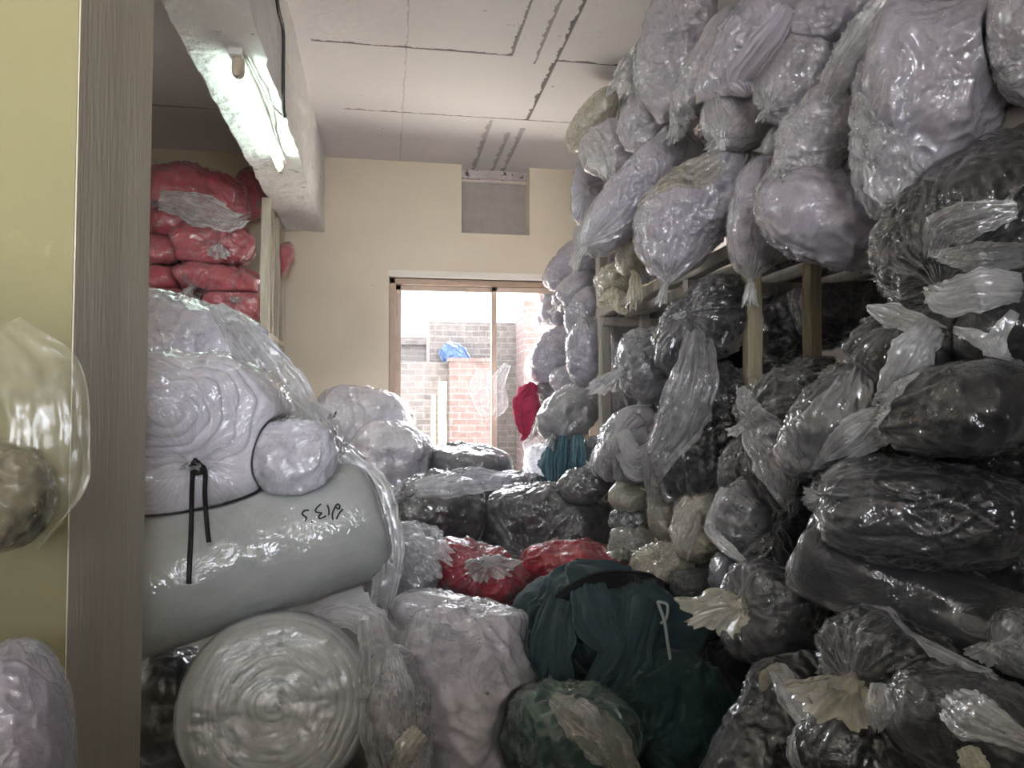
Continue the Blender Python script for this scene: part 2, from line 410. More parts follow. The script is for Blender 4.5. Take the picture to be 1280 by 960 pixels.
def bag(px, py, a, b, ang, at, fab, label, group, neck=(-.6, -.2, .8), tail=None, film='clear', depth=None, p=2.4,
        lump=.13, pleat=1.0, planes=(), name='plastic_sack', cat='bag', shape='bag', flaps=(), seed=None, push=0,
        crink=1.0, bare=False, folds=1.0, cord=None, tmat=None, down=1.0, drip=0, kdroop=.4, knot=True, spiral=False, lumpf=1.6, garment=None):
    s = Spec(); s.__dict__.update(locals()); del s.__dict__['s']
    if group == G3 and crink == 1.0: s.crink = 1.4
    if group == G3 and pleat <= 1.0: s.pleat = 1.9
    s.fan = 1.05 if group in (G3, G4) else .75
    s.seed = len(SPECS)*3.17+1 if seed is None else seed
    c = P(px, py, at); D = dep(c)
    w = -(c-CAM)/np.linalg.norm(c-CAM)                      # towards the viewer
    r0 = np.cross(np.array([0, 0, 1.0]), w); r0 /= np.linalg.norm(r0); u0 = np.cross(w, r0)
    an = math.radians(ang)
    U = r0*math.cos(an)+u0*math.sin(an); Vv = -r0*math.sin(an)+u0*math.cos(an)
    A, B = a*D/F, b*D/F
    Cc = depth if depth else min(A, B)*1.15
    s.c = c - w*push; s.M = np.array([U, Vv, w]); s.S = np.array([A, B, Cc]); s.R = (A*B*Cc)**(1/3); s.D = D
    n = r0*neck[0]+u0*neck[1]+w*neck[2]; s.n = n/np.linalg.norm(n)
    if shape == 'roll': s.n = U*(1 if s.neck[0] >= 0 else -1)
    if shape == 'endroll':                                  # a roll seen end on: axis is w tilted
        s.n = w
    s.bound = float(max(A, B*s.down, Cc))*1.35
    s.quads = []
    SPECS.append(s)
    return s

def gauge(s, Pw):
    q = ((Pw-s.c)@s.M.T)/s.S
    if s.down != 1: q[..., 1] = np.where(q[..., 1] < 0, q[..., 1]/s.down, q[..., 1])
    q = np.abs(q)
    if s.shape == 'roll':
        r = np.hypot(q[..., 1], q[..., 2]); return (r**9+q[..., 0]**9)**(1/9)
    if s.shape == 'endroll':
        r = np.hypot(q[..., 0], q[..., 1]); return (r**12+q[..., 2]**12)**(1/12)
    return (q[..., 0]**s.p+q[..., 1]**s.p+q[..., 2]**s.p)**(1/s.p)

GPL = [((0, 0, 1), 3.17), ((0, 1, 0), 5.96), ((0, 0, -1), -.012), ((1, 0, 0), 2.32)]

def clip(s, V, eps=.02):
    """press a surface against its neighbours: every bag keeps to its own cell, so touching bags flatten on one another"""
    d = V-s.c; t = np.ones(len(V))
    for nrm, k in list(GPL)+list(s.planes):
        nrm = np.array(nrm, float); dn = d@nrm; lim = k-float(s.c@nrm)
        bad = dn > max(lim, 1e-3)
        t[bad] = np.minimum(t[bad], max(lim, 1e-3)/dn[bad])
    for (ix, sx, kx, iz, sz, kz) in s.quads:
        dx = sx*d[:, ix]; dz = sz*d[:, iz]; lx = sx*(kx-s.c[ix]); lz = sz*(kz-s.c[iz])
        bad = (dx*t > lx) & (dz*t > lz)
        tx = np.where(lx < 0, 0, lx/np.maximum(dx, 1e-9)); tz = np.where(lz < 0, 0, lz/np.maximum(dz, 1e-9))
        t[bad] = np.minimum(t[bad], np.maximum(tx, tz)[bad])
    ga = gauge(s, V)
    ts = np.linspace(.12, 1, 16)
    rmax = np.max(np.linalg.norm(d, axis=1))
    for o in SPECS:
        if o is s: continue
        dist = np.linalg.norm(o.c-s.c)
        if dist > rmax+o.bound: continue
        near = np.linalg.norm(V-o.c, axis=1) < o.bound*1.05+.0
        # also vertices beyond o along the ray
        along = (d@(o.c-s.c))/(dist*np.linalg.norm(d, axis=1)+1e-9)
        idx = np.where(near | (along > .5))[0]
        if not len(idx): continue
        fprev = None; done = np.zeros(len(idx), bool)
        for k, tt in enumerate(ts):
            f = ga[idx]*tt - gauge(o, s.c+d[idx]*tt)*(1-eps)
            if fprev is None: hit = f > 0; tl = np.full(len(idx), tt)
            else:
                hit = (f > 0) & ~done
                tl = ts[k-1]+(tt-ts[k-1])*np.clip(-fprev/(f-fprev+1e-12), 0, 1)
            hh = hit & ~done
            t[idx[hh]] = np.minimum(t[idx[hh]], tl[hh]); done |= hh; fprev = f
    return s.c+d*t[:, None], t

def frame(n):
    h = np.array([0, 0, 1.0]) if abs(n[2]) < .8 else np.array([1.0, 0, 0])
    e1 = np.cross(n, h); e1 /= np.linalg.norm(e1); return e1, np.cross(n, e1)

def sphere(nt, nf, s):
    if s.shape in ('roll', 'endroll'):
        r = (s.S[1] if s.shape == 'roll' else s.S[0]); L = s.S[0] if s.shape == 'roll' else s.S[2]
        e = math.atan2(r, L); a = np.linspace(.004, 1, int(nt*.42))*e
        b = np.linspace(e, math.pi-e, nt-2*len(a)+2)[1:-1]
        th = np.concatenate([a, b, (math.pi-a)[::-1]])
    else:
        t = np.linspace(0, 1, nt+2)[1:-1]; th = math.pi*(t**1.12)
    nt = len(th)
    ph = np.linspace(0, 2*math.pi, nf, endpoint=False)
    e1, e2 = frame(s.n)
    T, Ph = np.meshgrid(th, ph, indexing='ij'); T = T.ravel(); Ph = Ph.ravel()
    d = np.cos(T)[:, None]*s.n+np.sin(T)[:, None]*(np.cos(Ph)[:, None]*e1+np.sin(Ph)[:, None]*e2)
    return d, T, Ph, nt

def closed(nt, nf):
    q = gridfaces(nt, nf)
    return q

def build(s):
    sd = s.seed
    size = max(s.a, s.b)
    nt = int(np.clip(size*1.7, 44, 230)); nf = int(nt*1.15)
    # ---------------- shared low shape
    def low(d):
        g = gauge(s, s.c+d)
        l = 1+s.lump*1.25*perlin(d*s.lumpf+sd)+s.lump*.45*perlin(d*3.1+sd*1.7)
        l = l*(1+s.tap*(d@s.M[0])+s.tap2*(d@s.M[1]))
        return l/g
    is_roll = s.shape in ('roll', 'endroll')
    s.tap = 0 if is_roll else .16*math.sin(sd*5.1); s.tap2 = 0 if is_roll else .10*math.sin(sd*8.3)
    def streak(T, Ph, k, kt, off):
        return ridge(np.stack([np.cos(Ph)*k+off, np.sin(Ph)*k+off*.6, T*kt+off*.3+.35*np.cos(Ph*2+off)], -1))
    # ---------------- filling
    R = s.R
    def folds(d, T, Ph):
        wq = d*2.2+sd; warp = np.stack([perlin(wq), perlin(wq+31.7), perlin(wq+71.3)], -1)
        if s.garment:
            return ((.10*(ridge(d*np.array([1.6, 1.6, .7])*1.5+warp*.6+sd)-.35)+.05*(ridge(d*3.6+warp*.9+sd*2)-.35)+.03*(ridge(d*7+warp)-.35))*s.folds)
        if is_roll: return .02*perlin(d*5+sd)*s.folds
        if s.spiral:
            x = d@s.M[0]+.22+.10*warp[:, 0]; y = d@s.M[1]-.22+.10*warp[:, 1]; rr = np.hypot(x, y*1.15)
            sp = np.abs(np.sin(math.pi*(rr*7.5+np.arctan2(y, x)/(2*math.pi)+.5*warp[:, 2])))
            g = np.clip((d@s.M[2])*2, 0, 1)*np.clip((.95-rr)*4, 0, 1)
            return .03*warp[:, 0]-.085*g*(1-sp)**2
        return (.075*(ridge(d*2.0+warp*.9+sd)-.35)+.03*(ridge(d*5+warp*.9+sd)-.35)+.05*(streak(T, Ph, 3.5, .8, sd)-.35)*np.sin(T))*s.folds
    d, T, Ph, n_t = sphere(nt, nf, s)
    base = low(d); fo = folds(d, T, Ph)
    sc_ = 1.0 if s.bare else .972
    rf = base*sc_+fo*R
    if s.tail and not is_roll and not s.bare: rf *= 1+(s.drip*.8 if s.drip else -.24)*np.exp(-(T/(.55 if s.drip else .42))**2)
    V = s.c+d*rf[:, None]
    if is_roll:
        # wound layers show as a spiral groove on each end
        e1, e2 = frame(s.n); rel = V-s.c; ax = rel@s.n; rad = np.sqrt(np.maximum(0, (rel**2).sum(1)-ax**2))
        rr = rad/(s.S[1] if s.shape == 'roll' else s.S[0]); L = s.S[0] if s.shape == 'roll' else s.S[2]
        cap = np.clip((np.abs(ax)/L-.93)/.05, 0, 1)*np.clip((.97-rr)/.1, 0, 1)
        sp = np.abs(np.sin(math.pi*(rr*11+Ph/(2*math.pi)+.35*perlin(d*3+sd))))
        V -= np.sign(ax)[:, None]*s.n*(cap*(.012*(1-sp)**2*(1+perlin(d*4+sd))+.05*rr**2*0+.012*np.exp(-(rr/.12)**2)))[:, None]
    V, _ = clip(s, V, .034 if not s.bare else .02)
    store(s, V, T, nf)
    zmin = float(V[:, 2].min())
    nm = s.name
    root = thing(nm, s.label, s.cat, (s.c[0], s.c[1], zmin), s.group)
    s.root = root
    body = mesh('fabric_filling' if not s.bare else ('cloth' if s.garment else 'fabric'), capmesh(V, nf)[0], capmesh(V, nf)[1], FAB[s.fab], root)
    s.body = body
    e1, e2 = frame(s.n)
    if not s.bare:
        nt2 = int(nt*1.25); nf2 = int(nf*1.25)
        d, T, Ph, n_t = sphere(nt2, nf2, s)
        base = low(d)
        wq = d*1.8+sd+9; warp = np.stack([perlin(wq), perlin(wq+31.7), perlin(wq+71.3)], -1)
        r1 = ridge(d*2.0+warp*1.1+sd+3); r2 = ridge(d*4.2+warp*1.3+sd*2); r3 = ridge(d*8+warp*1.6+sd)
        cr = (.036*(r1-.25)+.022*(r2-.25)+.009*(r3-.25))*s.crink
        wph = Ph+.5*warp[:, 0]+.25*np.sin(T*2+sd)
        s1 = streak(T, wph, 4.5, .7, sd+4); s2 = streak(T, wph, 10, .9, sd+9); s3 = streak(T, wph, 19, 1.4, sd+2)
        st = (.032*(s1-.3)+.018*(s2-.3)+.009*(s3-.3))*np.sin(T)*s.crink
        ck = (.55*s2**2+.5*s3**3+.35*s1**3+.35*r2**4)*np.minimum(1, s.crink)
        if is_roll:
            cr *= .55; st *= .5
        off = cr+st
        rad = base*.985+np.maximum(off, -.02)*R
        if s.tail and not is_roll:
            gth = np.exp(-(T/s.fan)**2)*np.minimum(1, T/.10)
            off2 = gth*s.pleat*(.085*(streak(T, Ph, 3.2, .25, sd+8)-.35)+.05*(streak(T, Ph, 6.5, .2, sd+2)-.35))
            ck = ck+gth*(1.1 if s.fan > 1 else .6)*(.7*streak(T, Ph, 6.5, .2, sd+2)**2+.5*streak(T, Ph, 13, .2, sd+5)**2)+.8*np.exp(-(T/.22)**2)
            rad = rad*(1+(s.drip if s.drip else -.22)*np.exp(-(T/(.55 if s.drip else .42))**2)+.15*np.exp(-(T/.11)**2))+off2*R*(1 if not s.drip else 1.3)
        lim = base*sc_+folds(d, T, Ph)*R+.004
        if s.tail and not is_roll: lim *= 1+(s.drip*.8 if s.drip else -.22)*np.exp(-(T/(.55 if s.drip else .42))**2)
        rad = np.maximum(rad, lim)
        Vf = s.c+d*rad[:, None]
        Vf, tt = clip(s, Vf, .02)
        # film never dips inside its filling: filling is clipped tighter (eps .05)
        crease(mesh('plastic_film', *capmesh(Vf, nf2), FLM[s.film], root), np.clip(ck, 0, 1.1)**1.7)
        s.Vf = Vf; s.nf = nf2; store(s, Vf, T, nf2); s.tip = Vf[:nf2].mean(0)
    return root

def store(s, V, T, nf):
    s.e1, s.e2 = frame(s.n); s.rs = np.linalg.norm(V-s.c, axis=1).reshape(-1, nf); s.th = T.reshape(-1, nf)[:, 0].copy(); s.rmx = float(s.rs.max())

def settle(V, own=None):
    """lay loose film or cloth over whatever sack it would sink into"""
    sh = V.shape; V = V.reshape(-1, 3).copy(); lo = V.min(0); hi = V.max(0)
    for it in range(3):
        moved = False
        for o in SPECS:
            if o is own or np.any(o.c-o.rmx > hi+.02) or np.any(o.c+o.rmx < lo-.02): continue
            rel = V-o.c; r = np.linalg.norm(rel, axis=1)
            q = np.where(r < o.rmx+.004)[0]
            if not len(q): continue
            d = rel[q]/r[q, None]
            th = np.arccos(np.clip(d@o.n, -1, 1)); ph = np.arctan2(d@o.e2, d@o.e1) % (2*math.pi)
            nt, nf = o.rs.shape
            fi = np.clip(np.interp(th, o.th, np.arange(nt)), 0, nt-1.001); i = fi.astype(int); f = fi-i
            fj = ph/(2*math.pi)*nf; j = fj.astype(int) % nf; g = fj-np.floor(fj); jn = (j+1) % nf
            R = (o.rs[i, j]*(1-f)+o.rs[i+1, j]*f)*(1-g)+(o.rs[i, jn]*(1-f)+o.rs[i+1, jn]*f)*g
            k = r[q] < R+.003
            if k.any():
                moved = True; V[q[k]] = o.c+d[k]*(R[k]+.0045)[:, None]
        if not moved: break
    return V.reshape(sh)

def build_loose(s):
    root = s.root; sd = s.seed; at = s.at
    if s.tail and not s.bare:
        R = s.R
        L, Rr = s.tail[0]*s.D/F, s.tail[1]*s.D/F
        tm = FLM[s.tmat or ('ctail' if s.film == 'cream' else 'tail')]
        make_tail(root, s.tip-s.n*.02*R, s.n, L, Rr, s.kdroop, tm, sd, s.knot, s)
    for i, fl in enumerate(s.flaps):
        pts = [P(x, y, at) for (x, y, at) in fl['pts']]
        D = s.D
        wd = [w*D/F for w in fl['w']]
        m_ = fl.get('mat', 'tail'); mat = FLM.get(m_) or FAB[m_]
        fo = flap(fl.get('name', 'film_flap'), pts, wd, fl.get('t', .25)*max(wd), mat, root, seed=sd+i*2.3, fold=fl.get('fold', .5),
                  nfold=fl.get('nf', 5), crumple=fl.get('cr', .6), rag=fl.get('rag', .35))
        if fl.get('label'): fo['label'] = fl['label']
    return root

def crease(o, c):
    c = np.clip(c, 0, 1).astype(np.float32); n = len(o.data.vertices)
    if len(c) < n: c = np.concatenate([c, np.zeros(n-len(c), np.float32)])
    a = o.data.attributes.new('crease', 'FLOAT', 'POINT'); a.data.foreach_set('value', c)

def capmesh(V, nf):
    """close the lat-long grid with a vertex at each pole"""
    a = V[:nf].mean(0); b = V[-nf:].mean(0); n = len(V); nt = n//nf
    F4 = gridfaces(nt, nf)
    j = np.arange(nf); jn = (j+1) % nf
    f1 = np.stack([np.full(nf, n), jn, j, j], -1); f2 = np.stack([np.full(nf, n+1), (nt-1)*nf+j, (nt-1)*nf+jn, (nt-1)*nf+jn], -1)
    faces = [tuple(q) for q in F4]+[tuple(q[:3]) for q in f1]+[tuple(q[:3]) for q in f2]
    return np.vstack([V, a, b]), QT(F4, f1[:, :3], f2[:, :3])

class QT:
    def __init__(s, q, a, b): s.q, s.t = q, np.vstack([a, b])

_mesh0 = mesh
def mesh(name, V, faces, mat, parent=None, smooth=True, loc=None):
    if not isinstance(faces, QT): return _mesh0(name, V, faces, mat, parent, smooth, loc)
    base = np.array(parent['_loc']) if parent is not None else np.array(loc if loc is not None else (0, 0, 0), float)
    me = bpy.data.meshes.new(name); L = np.asarray(V)-base
    q, t = faces.q, faces.t
    me.vertices.add(len(L)); me.vertices.foreach_set('co', L.astype(np.float32).ravel())
    li = np.concatenate([q.ravel(), t.ravel()]).astype(np.int32)
    me.loops.add(len(li)); me.loops.foreach_set('vertex_index', li)
    ls = np.concatenate([np.arange(0, q.size, 4), q.size+np.arange(0, t.size, 3)]).astype(np.int32)
    me.polygons.add(len(ls)); me.polygons.foreach_set('loop_start', ls)
    me.update(calc_edges=True); me.validate()
    me.polygons.foreach_set('use_smooth', np.ones(len(me.polygons), bool))
    me.materials.append(mat)
    o = bpy.data.objects.new(name, me); C.objects.link(o)
    if parent is not None: o.parent = PARENT[parent['_id']]
    else: o.location = base
    return o

def make_tail(root, tip, n, L, R, droop, mat, sd, knot=True, own=None):
    """the gathered mouth of a sack: a knot, then film fanning out in pleats"""
    e1, e2 = frame(n); m, k = 34, 72
    s = np.linspace(0, 1, m)[:, None]; ph = np.linspace(0, 2*math.pi, k, endpoint=False)[None, :]
    r0 = R*.16
    prof = r0+(R-r0)*np.clip(s, 0, 1)**.75
    pert = perlin(np.stack([(np.cos(ph)*2.5+s*.6).ravel()+sd, (np.sin(ph)*2.5+0*s).ravel()+sd, (s*1.2+0*ph).ravel()], -1)).reshape(m, k)
    rd = ridge(np.stack([(np.cos(ph)*4.5+0*s).ravel()+sd, (np.sin(ph)*4.5+0*s).ravel(), (s*.8+0*ph).ravel()+sd], -1)).reshape(m, k)
    fr = prof*(1+s*.55*pert+.35*(rd-.4)*np.minimum(1, s*3+.3))
    x = fr*np.cos(ph); y = fr*np.sin(ph)*(.62-.2*s)
    ln = L*s*(1+.38*pert)+0*ph
    V = tip+ln[..., None]*n+x[..., None]*e1+y[..., None]*e2
    V[..., 2] -= droop*L*(s**2)*np.ones_like(ph)
    V = settle(V, own)
    crease(mesh('film_tail', V.reshape(-1, 3), gridfaces(m, k), mat, root), (rd**2+0*s).ravel())
    if knot:
        a = np.linspace(0, 2*math.pi, 30, endpoint=False); V = []
        rr = R*.2+.004; tr = R*.085+.003
        for i in a:
            cdir = math.cos(i)*e1+math.sin(i)*e2
            for j in np.linspace(0, 2*math.pi, 10, endpoint=False):
                V.append(tip+n*(tr*.3*math.sin(i*3+sd))+cdir*(rr*.55+tr*math.cos(j)*(1+.3*math.sin(5*i+sd)))+n*tr*1.3*math.sin(j))
        Fc = [((i*10+j), (i*10+(j+1) % 10), (((i+1) % 30)*10+(j+1) % 10), (((i+1) % 30)*10+j)) for i in range(30) for j in range(10)]
        mesh('knot', settle(np.array(V), own), np.array(Fc), mat, root)

# ------------------------------------------------------------------ the room
YB = 6.0
ZC = float(P(400, 196, ('Y', YB))[2])
GPL[0] = ((0, 0, 1), ZC-.02)
ZB = float(P(405, 290, ('Y', YB))[2])
BX0 = float(P(357, 290, ('Y', YB))[0]); BX1 = float(P(405, 290, ('Y', YB))[0])
XL, XR, YF = -2.3, 2.4, -6.0

cj = []
for (x0, y0) in ((660, 0), (735, 0)): pass
def xc(px, py): return float(P(px, py, ('Z', ZC))[0])
def yc(px, py): return float(P(px, py, ('Z', ZC))[1])
cj = [('Y', yc(440, 54), .016, .85, -.4, xc(640, 66)), ('Y', yc(740, 79), .02, .9, xc(694, 74), 2.4),
      ('Y', yc(560, 144), .014, .75, xc(430, 140), 2.4), ('Y', yc(200, 132), .02, .6, -2.4, BX0),
      ('X', xc(650, 40), .016, .8, 1.0, yc(640, 70)), ('X', xc(680, 50), .018, .7, 1.0, yc(668, 80)),
      ('X', xc(712, 40), .022, .9, 1.0, yc(660, 150)), ('X', xc(612, 155), .03, .5, yc(612, 150), 6.2),
      ('X', xc(632, 175), .03, .45, yc(632, 165), 6.2), ('X', xc(652, 165), .03, .5, yc(655, 160), 6.2),
      ('X', xc(510, 30), .006, .35, 1.0, 6.2)]
M_wall = plaster('cream_wall_paint', (.82, .73, .58), (.75, .66, .52), scale=1.6, bump=.12, spots=(7, .72, (.42, .33, .25)))
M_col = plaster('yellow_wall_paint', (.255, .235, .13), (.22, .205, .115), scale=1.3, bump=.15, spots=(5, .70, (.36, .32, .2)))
M_grey = plaster('bare_cement_board', (.62, .57, .46), (.50, .455, .36), scale=2.2, bump=.3, streak=True)
M_ceil = plaster('whitewashed_ceiling', (.71, .67, .66), (.65, .61, .60), scale=.9, bump=.25, spots=(16, .70, (.36, .32, .30)), joints=cj)
M_beam = plaster('rough_whitewash', (.78, .76, .73), (.68, .66, .64), scale=2, bump=.9, spots=(11, .69, (.42, .39, .37)))
M_floor = plaster('concrete_floor', (.22, .21, .2), (.15, .145, .14), scale=2)
M_board = plain('grey_steel_board', (.40, .37, .34), rough=.55)
M_niche = plaster('dirty_whitewash', (.66, .60, .60), (.42, .37, .36), scale=6, bump=.28, spots=(20, .58, (.12, .1, .1)))
M_side = plaster('limewash_wall', (.50, .47, .43), (.42, .39, .36), scale=1.5)

struct(boxes('floor', [((XL-.2, YF-.2, -.15), (XR+.2, YB+.3, 0))], M_floor))
struct(boxes('ceiling', [((XL-.2, YF-.2, ZC), (XR+.2, YB+.6, ZC+.2))], M_ceil))
struct(boxes('wall_left', [((XL-.2, YF-.2, 0), (XL, YB+.25, ZC))], M_side))
struct(boxes('wall_right', [((XR, YF-.2, 0), (XR+.2, YB+.25, ZC))], M_side))
struct(boxes('wall_front', [((XL, YF-.2, 2.95), (XR, YF, ZC))], M_side))  # open end below it is added, unseen, to let daylight in
struct(boxes('wall_shade_low', [((XL, -.45, 0), (XR, -.28, 1.14))], M_side))  # added behind the camera to keep hall light off the low sacks
struct(boxes('wall_shade_right', [((.62, -.45, 1.14), (XR, -.28, ZC))], M_side))  # added out of view to dim the near right sacks
# window opening and recess in the back wall
WX0 = float(P(486, 450, ('Y', YB))[0]); WX1 = 1.62
WZ1 = float(P(486, 346, ('Y', YB))[2]); WZ0 = .42
NX0 = float(P(577, 250, ('Y', YB))[0]); NX1 = float(P(662, 250, ('Y', YB))[0]); NZ0 = float(P(577, 291, ('Y', YB))[2])
T = .25
struct(boxes('wall_back', [((XL, YB, 0), (WX0, YB+T, ZC)), ((WX1, YB, 0), (XR, YB+T, ZC)),
                           ((WX0, YB, 0), (WX1, YB+T, WZ0)), ((WX0, YB, WZ1), (WX1, YB+T, NZ0)),
                           ((WX0, YB, NZ0), (NX0, YB+T, ZC)), ((NX1, YB, NZ0), (WX1, YB+T, ZC))], M_wall))
# recess: grimy soffit, rail and a grey board closing it
rz = float(P(600, 225, ('Y', YB+.17))[2])
struct(boxes('trim_1', [((NX0, YB+.12, rz), (NX1, YB+T, ZC))], M_niche))
nb = boxes('vent_board', [((NX0+.004, YB+.15, NZ0+.002), (NX1-.004, YB+.19, rz-.012))], M_board, loc=(NX0, YB+.15, NZ0))
tag(nb, 'plain grey board closing the square recess high above the window', 'board')
bevel(nb, .006)
hb = as_parent(nb)
boxes('edge_strip', [((NX0+.004, YB+.135, rz-.03), (NX1-.004, YB+.152, rz-.012))], plain('bright_edge', (.66, .6, .54), .4), hb)
# bright plaster lintel above the window
struct(boxes('trim_2', [((WX0-.01, YB-.03, WZ1), (WX1+.01, YB+.05, WZ1+.05))], plaster('lintel_plaster', (.92, .87, .78), (.86, .80, .70), bump=.2)))

# window frame
M_frame = plain('brown_aluminium_frame', (.50, .36, .26), rough=.4, bump=.05)
M_fr2 = plain('bloom_pale_frame', (.70, .56, .44), rough=.5, bump=.1)  # frame colours lightened to carry the bloom of the window
wf = thing('window_1', None, None, (WX0, YB+.05, WZ0), kind='structure')
FW = .05
fr = boxes('window_frame', [((WX0, YB+.03, WZ0), (WX0+FW, YB+.12, WZ1)), ((WX1-FW, YB+.03, WZ0), (WX1, YB+.12, WZ1)),
        ((WX0, YB+.03, WZ1-FW), (WX1, YB+.12, WZ1)), ((WX0, YB+.03, WZ0), (WX1, YB+.12, WZ0+FW))], M_frame, wf)
bevel(fr, .006)
MX = float(P(617, 450, ('Y', YB+.06))[0])
def sash(x0, x1, y):
    o = boxes('sash', [((x0, y, WZ0+FW), (x0+.045, y+.03, WZ1-FW)), ((x1-.045, y, WZ0+FW), (x1, y+.03, WZ1-FW)),
        ((x0, y, WZ1-FW-.04), (x1, y+.03, WZ1-FW)), ((x0, y, WZ0+FW), (x1, y+.03, WZ0+FW+.05))], M_fr2, wf)
    bevel(o, .004)
    h = as_parent(o); h['_loc'] = wf['_loc']
    return h
mg, nt_, n_, l_ = newmat('window_glass')
o_ = add(n_, 'ShaderNodeOutputMaterial'); t_ = add(n_, 'ShaderNodeBsdfTransparent'); g_ = add(n_, 'ShaderNodeBsdfGlossy')
g_.inputs['Roughness'].default_value = .03; f_ = add(n_, 'ShaderNodeLayerWeight'); f_.inputs['Blend'].default_value = .12
x_ = add(n_, 'ShaderNodeMixShader'); l_.new(f_.outputs[0], x_.inputs[0]); l_.new(t_.outputs[0], x_.inputs[1]); l_.new(g_.outputs[0], x_.inputs[2])
t_.inputs['Color'].default_value = (.97, .97, .96, 1); l_.new(x_.outputs[0], o_.inputs['Surface'])
for (x0, x1, y) in ((WX0+FW, MX+.025, YB+.075), (MX-.02, WX1-FW, YB+.045)):
    s_ = sash(x0, x1, y)
    boxes('pane', [((x0+.04, y+.012, WZ0+FW+.045), (x1-.04, y+.016, WZ1-FW-.035))], mg, s_)
    if x0 < .5:
        pz = float(P(619, 533, ('Y', YB))[2])
        hd = boxes('handle', [((MX-.006, y-.012, pz-.09), (MX+.014, y+.002, pz+.09))], plain('dark_handle', (.06, .05, .045), .35), s_)

# column at the left, beam overhead
CX1 = -.585
CY0 = float(CX1/(P(88, 480, ('Y', 1.))[0])); CY1 = float(CX1/(P(181, 480, ('Y', 1.))[0]))
col = boxes('column', [((XL, CY0, 0), (CX1, CY1, ZC))], M_col); struct(col)
struct(boxes('trim_3', [((CX1+.0005, CY0+.001, 0), (CX1+.0035, CY1+.004, ZC-.002))], M_grey))
# beam as a rough cast: subdivided and lumpy
def lumpy_box(name, lo, hi, step, amp, mat):
    lo = np.array(lo); hi = np.array(hi); V = []; Fc = []
    n = np.maximum(1, np.round((hi-lo)/step).astype(int))
    idx = {}
    def vid(i, j, k):
        if (i, j, k) not in idx:
            idx[(i, j, k)] = len(V); V.append(lo+(hi-lo)*np.array([i/n[0], j/n[1], k/n[2]]))
        return idx[(i, j, k)]
    for ax in range(3):
        a, b = [q for q in range(3) if q != ax]
        for side in (0, n[ax]):
            for i in range(n[a]):
                for j in range(n[b]):
                    q = []
                    for (di, dj) in ((0, 0), (1, 0), (1, 1), (0, 1)):
                        c = [0, 0, 0]; c[ax] = side; c[a] = i+di; c[b] = j+dj; q.append(vid(*c))
                    if (side == 0) != (ax == 1): q = q[::-1]
                    Fc.append(q)
    V = np.array(V); w = np.array([perlin(V*5), perlin(V*5+40), perlin(V*5+80)]).T*amp+np.array([perlin(V*17), perlin(V*17+40), perlin(V*17+80)]).T*amp*.6
    V = V+w*np.array([1, .2, 1])
    return mesh(name, V, np.array(Fc), mat, smooth=False)
struct(lumpy_box('beam', (BX0, YF+.01, ZB), (BX1, YB-.012, ZC+.03), .05, .012, M_beam))

# the visible tube light under the beam, and added ones out of view
M_tube = plain('tube_glass', (.9, .95, .92), .3, emit=((.78, 1.0, .90), 20))
M_fill_left = plain('left_fill_emitter', (.9, .95, .92), .3, emit=((1.0, .95, .97), 110))
M_fill_right = plain('right_fill_emitter', (.9, .95, .92), .3, emit=((1.0, .95, .98), 11))
M_cap = plain('beige_plastic', (.50, .42, .33), .5)
M_wire = plain('grey_wire', (.30, .29, .25), .6); M_blk = plain('black_cable', (.015, .014, .014), .5)
def tube_light(p0, p1, label, wires=True, mt=None, shade=False):
    p0 = np.array(p0); p1 = np.array(p1); d = (p1-p0)/np.linalg.norm(p1-p0)
    t = thing('mounted_tube_light', label, 'light', (p0[0], p0[1], p0[2]-.03), 'tube lights under the beam')
    tube('tube', [p0+d*.05, p1-d*.03], 0.017, mt or M_tube, t, m=30, k=16)
    ba = stick('batten', p0+np.array([0, 0, .055])-d*.03, p1+np.array([0, 0, .055])+d*.03, .05, .035, plain('white_batten', (.75, .75, .7), .5), t, wob=.001)
    if shade: boxes('fill_baffle', [((p0[0]-.06, p0[1]-.05, p0[2]+.075), (p0[0]+.16, p1[1]+.05, p0[2]+.09)), ((p0[0]+.15, p0[1]-.05, p0[2]+.03), (p0[0]+.16, p1[1]+.05, p0[2]+.09))], plain('white_baffle', (.8, .8, .78), .4), t)  # added baffle that keeps the fill tube off the left ceiling
    for e, sg in ((p0, 1), (p1, -1)):
        # lamp holder: rounded block stepping down from the batten to the tube
        V = []; 
        sec = [(-.0, .05, .020), (.0, .03, .024), (0, .0, .025), (0, -.018, .022), (0, -.027, .012)]
        k = 20
        for (_, zz, rr) in sec:
            for j in range(k):
                a = 2*math.pi*j/k; V.append(e+np.array([rr*math.cos(a)*1.0, 0, zz])+d*sg*(.03+rr*1.7*math.sin(a)*(1 if sg > 0 else .7)))
        Fc = [(i*k+j, i*k+(j+1) % k, (i+1)*k+(j+1) % k, (i+1)*k+j) for i in range(len(sec)-1) for j in range(k)]
        Fc += [tuple(range(k)), tuple((len(sec)-1)*k+k-1-j for j in range(k))]
        mesh('lamp_holder', V, Fc, M_cap, t)
    if wires:
        sx = np.array([.07, 0, 0])
        q = P(335, 128, ('Z', ZB-.012)); w1 = P(352, 135, ('Z', ZB-.01)); w2 = P(307, 70, ('Z', ZB-.012)); w3 = P(352, 195, ('Z', ZB-.012))
        tube('light_cord', [w2, (w2+q)/2+np.array([.006, 0, -.004]), q, (q+w3)/2, w3], .004, M_wire, t, m=40, k=8)
        tube('light_cord', [q, q+np.array([.03, .02, -.02]), w1+np.array([0, .05, -.015]), w1, w1+np.array([.01, -.02, .03])], .0045, M_wire, t, m=40, k=8)
    return t
ZT = ZB-.062
t0 = P(296, 84, ('Z', ZT)); t1 = P(351, 212, ('Z', ZT))
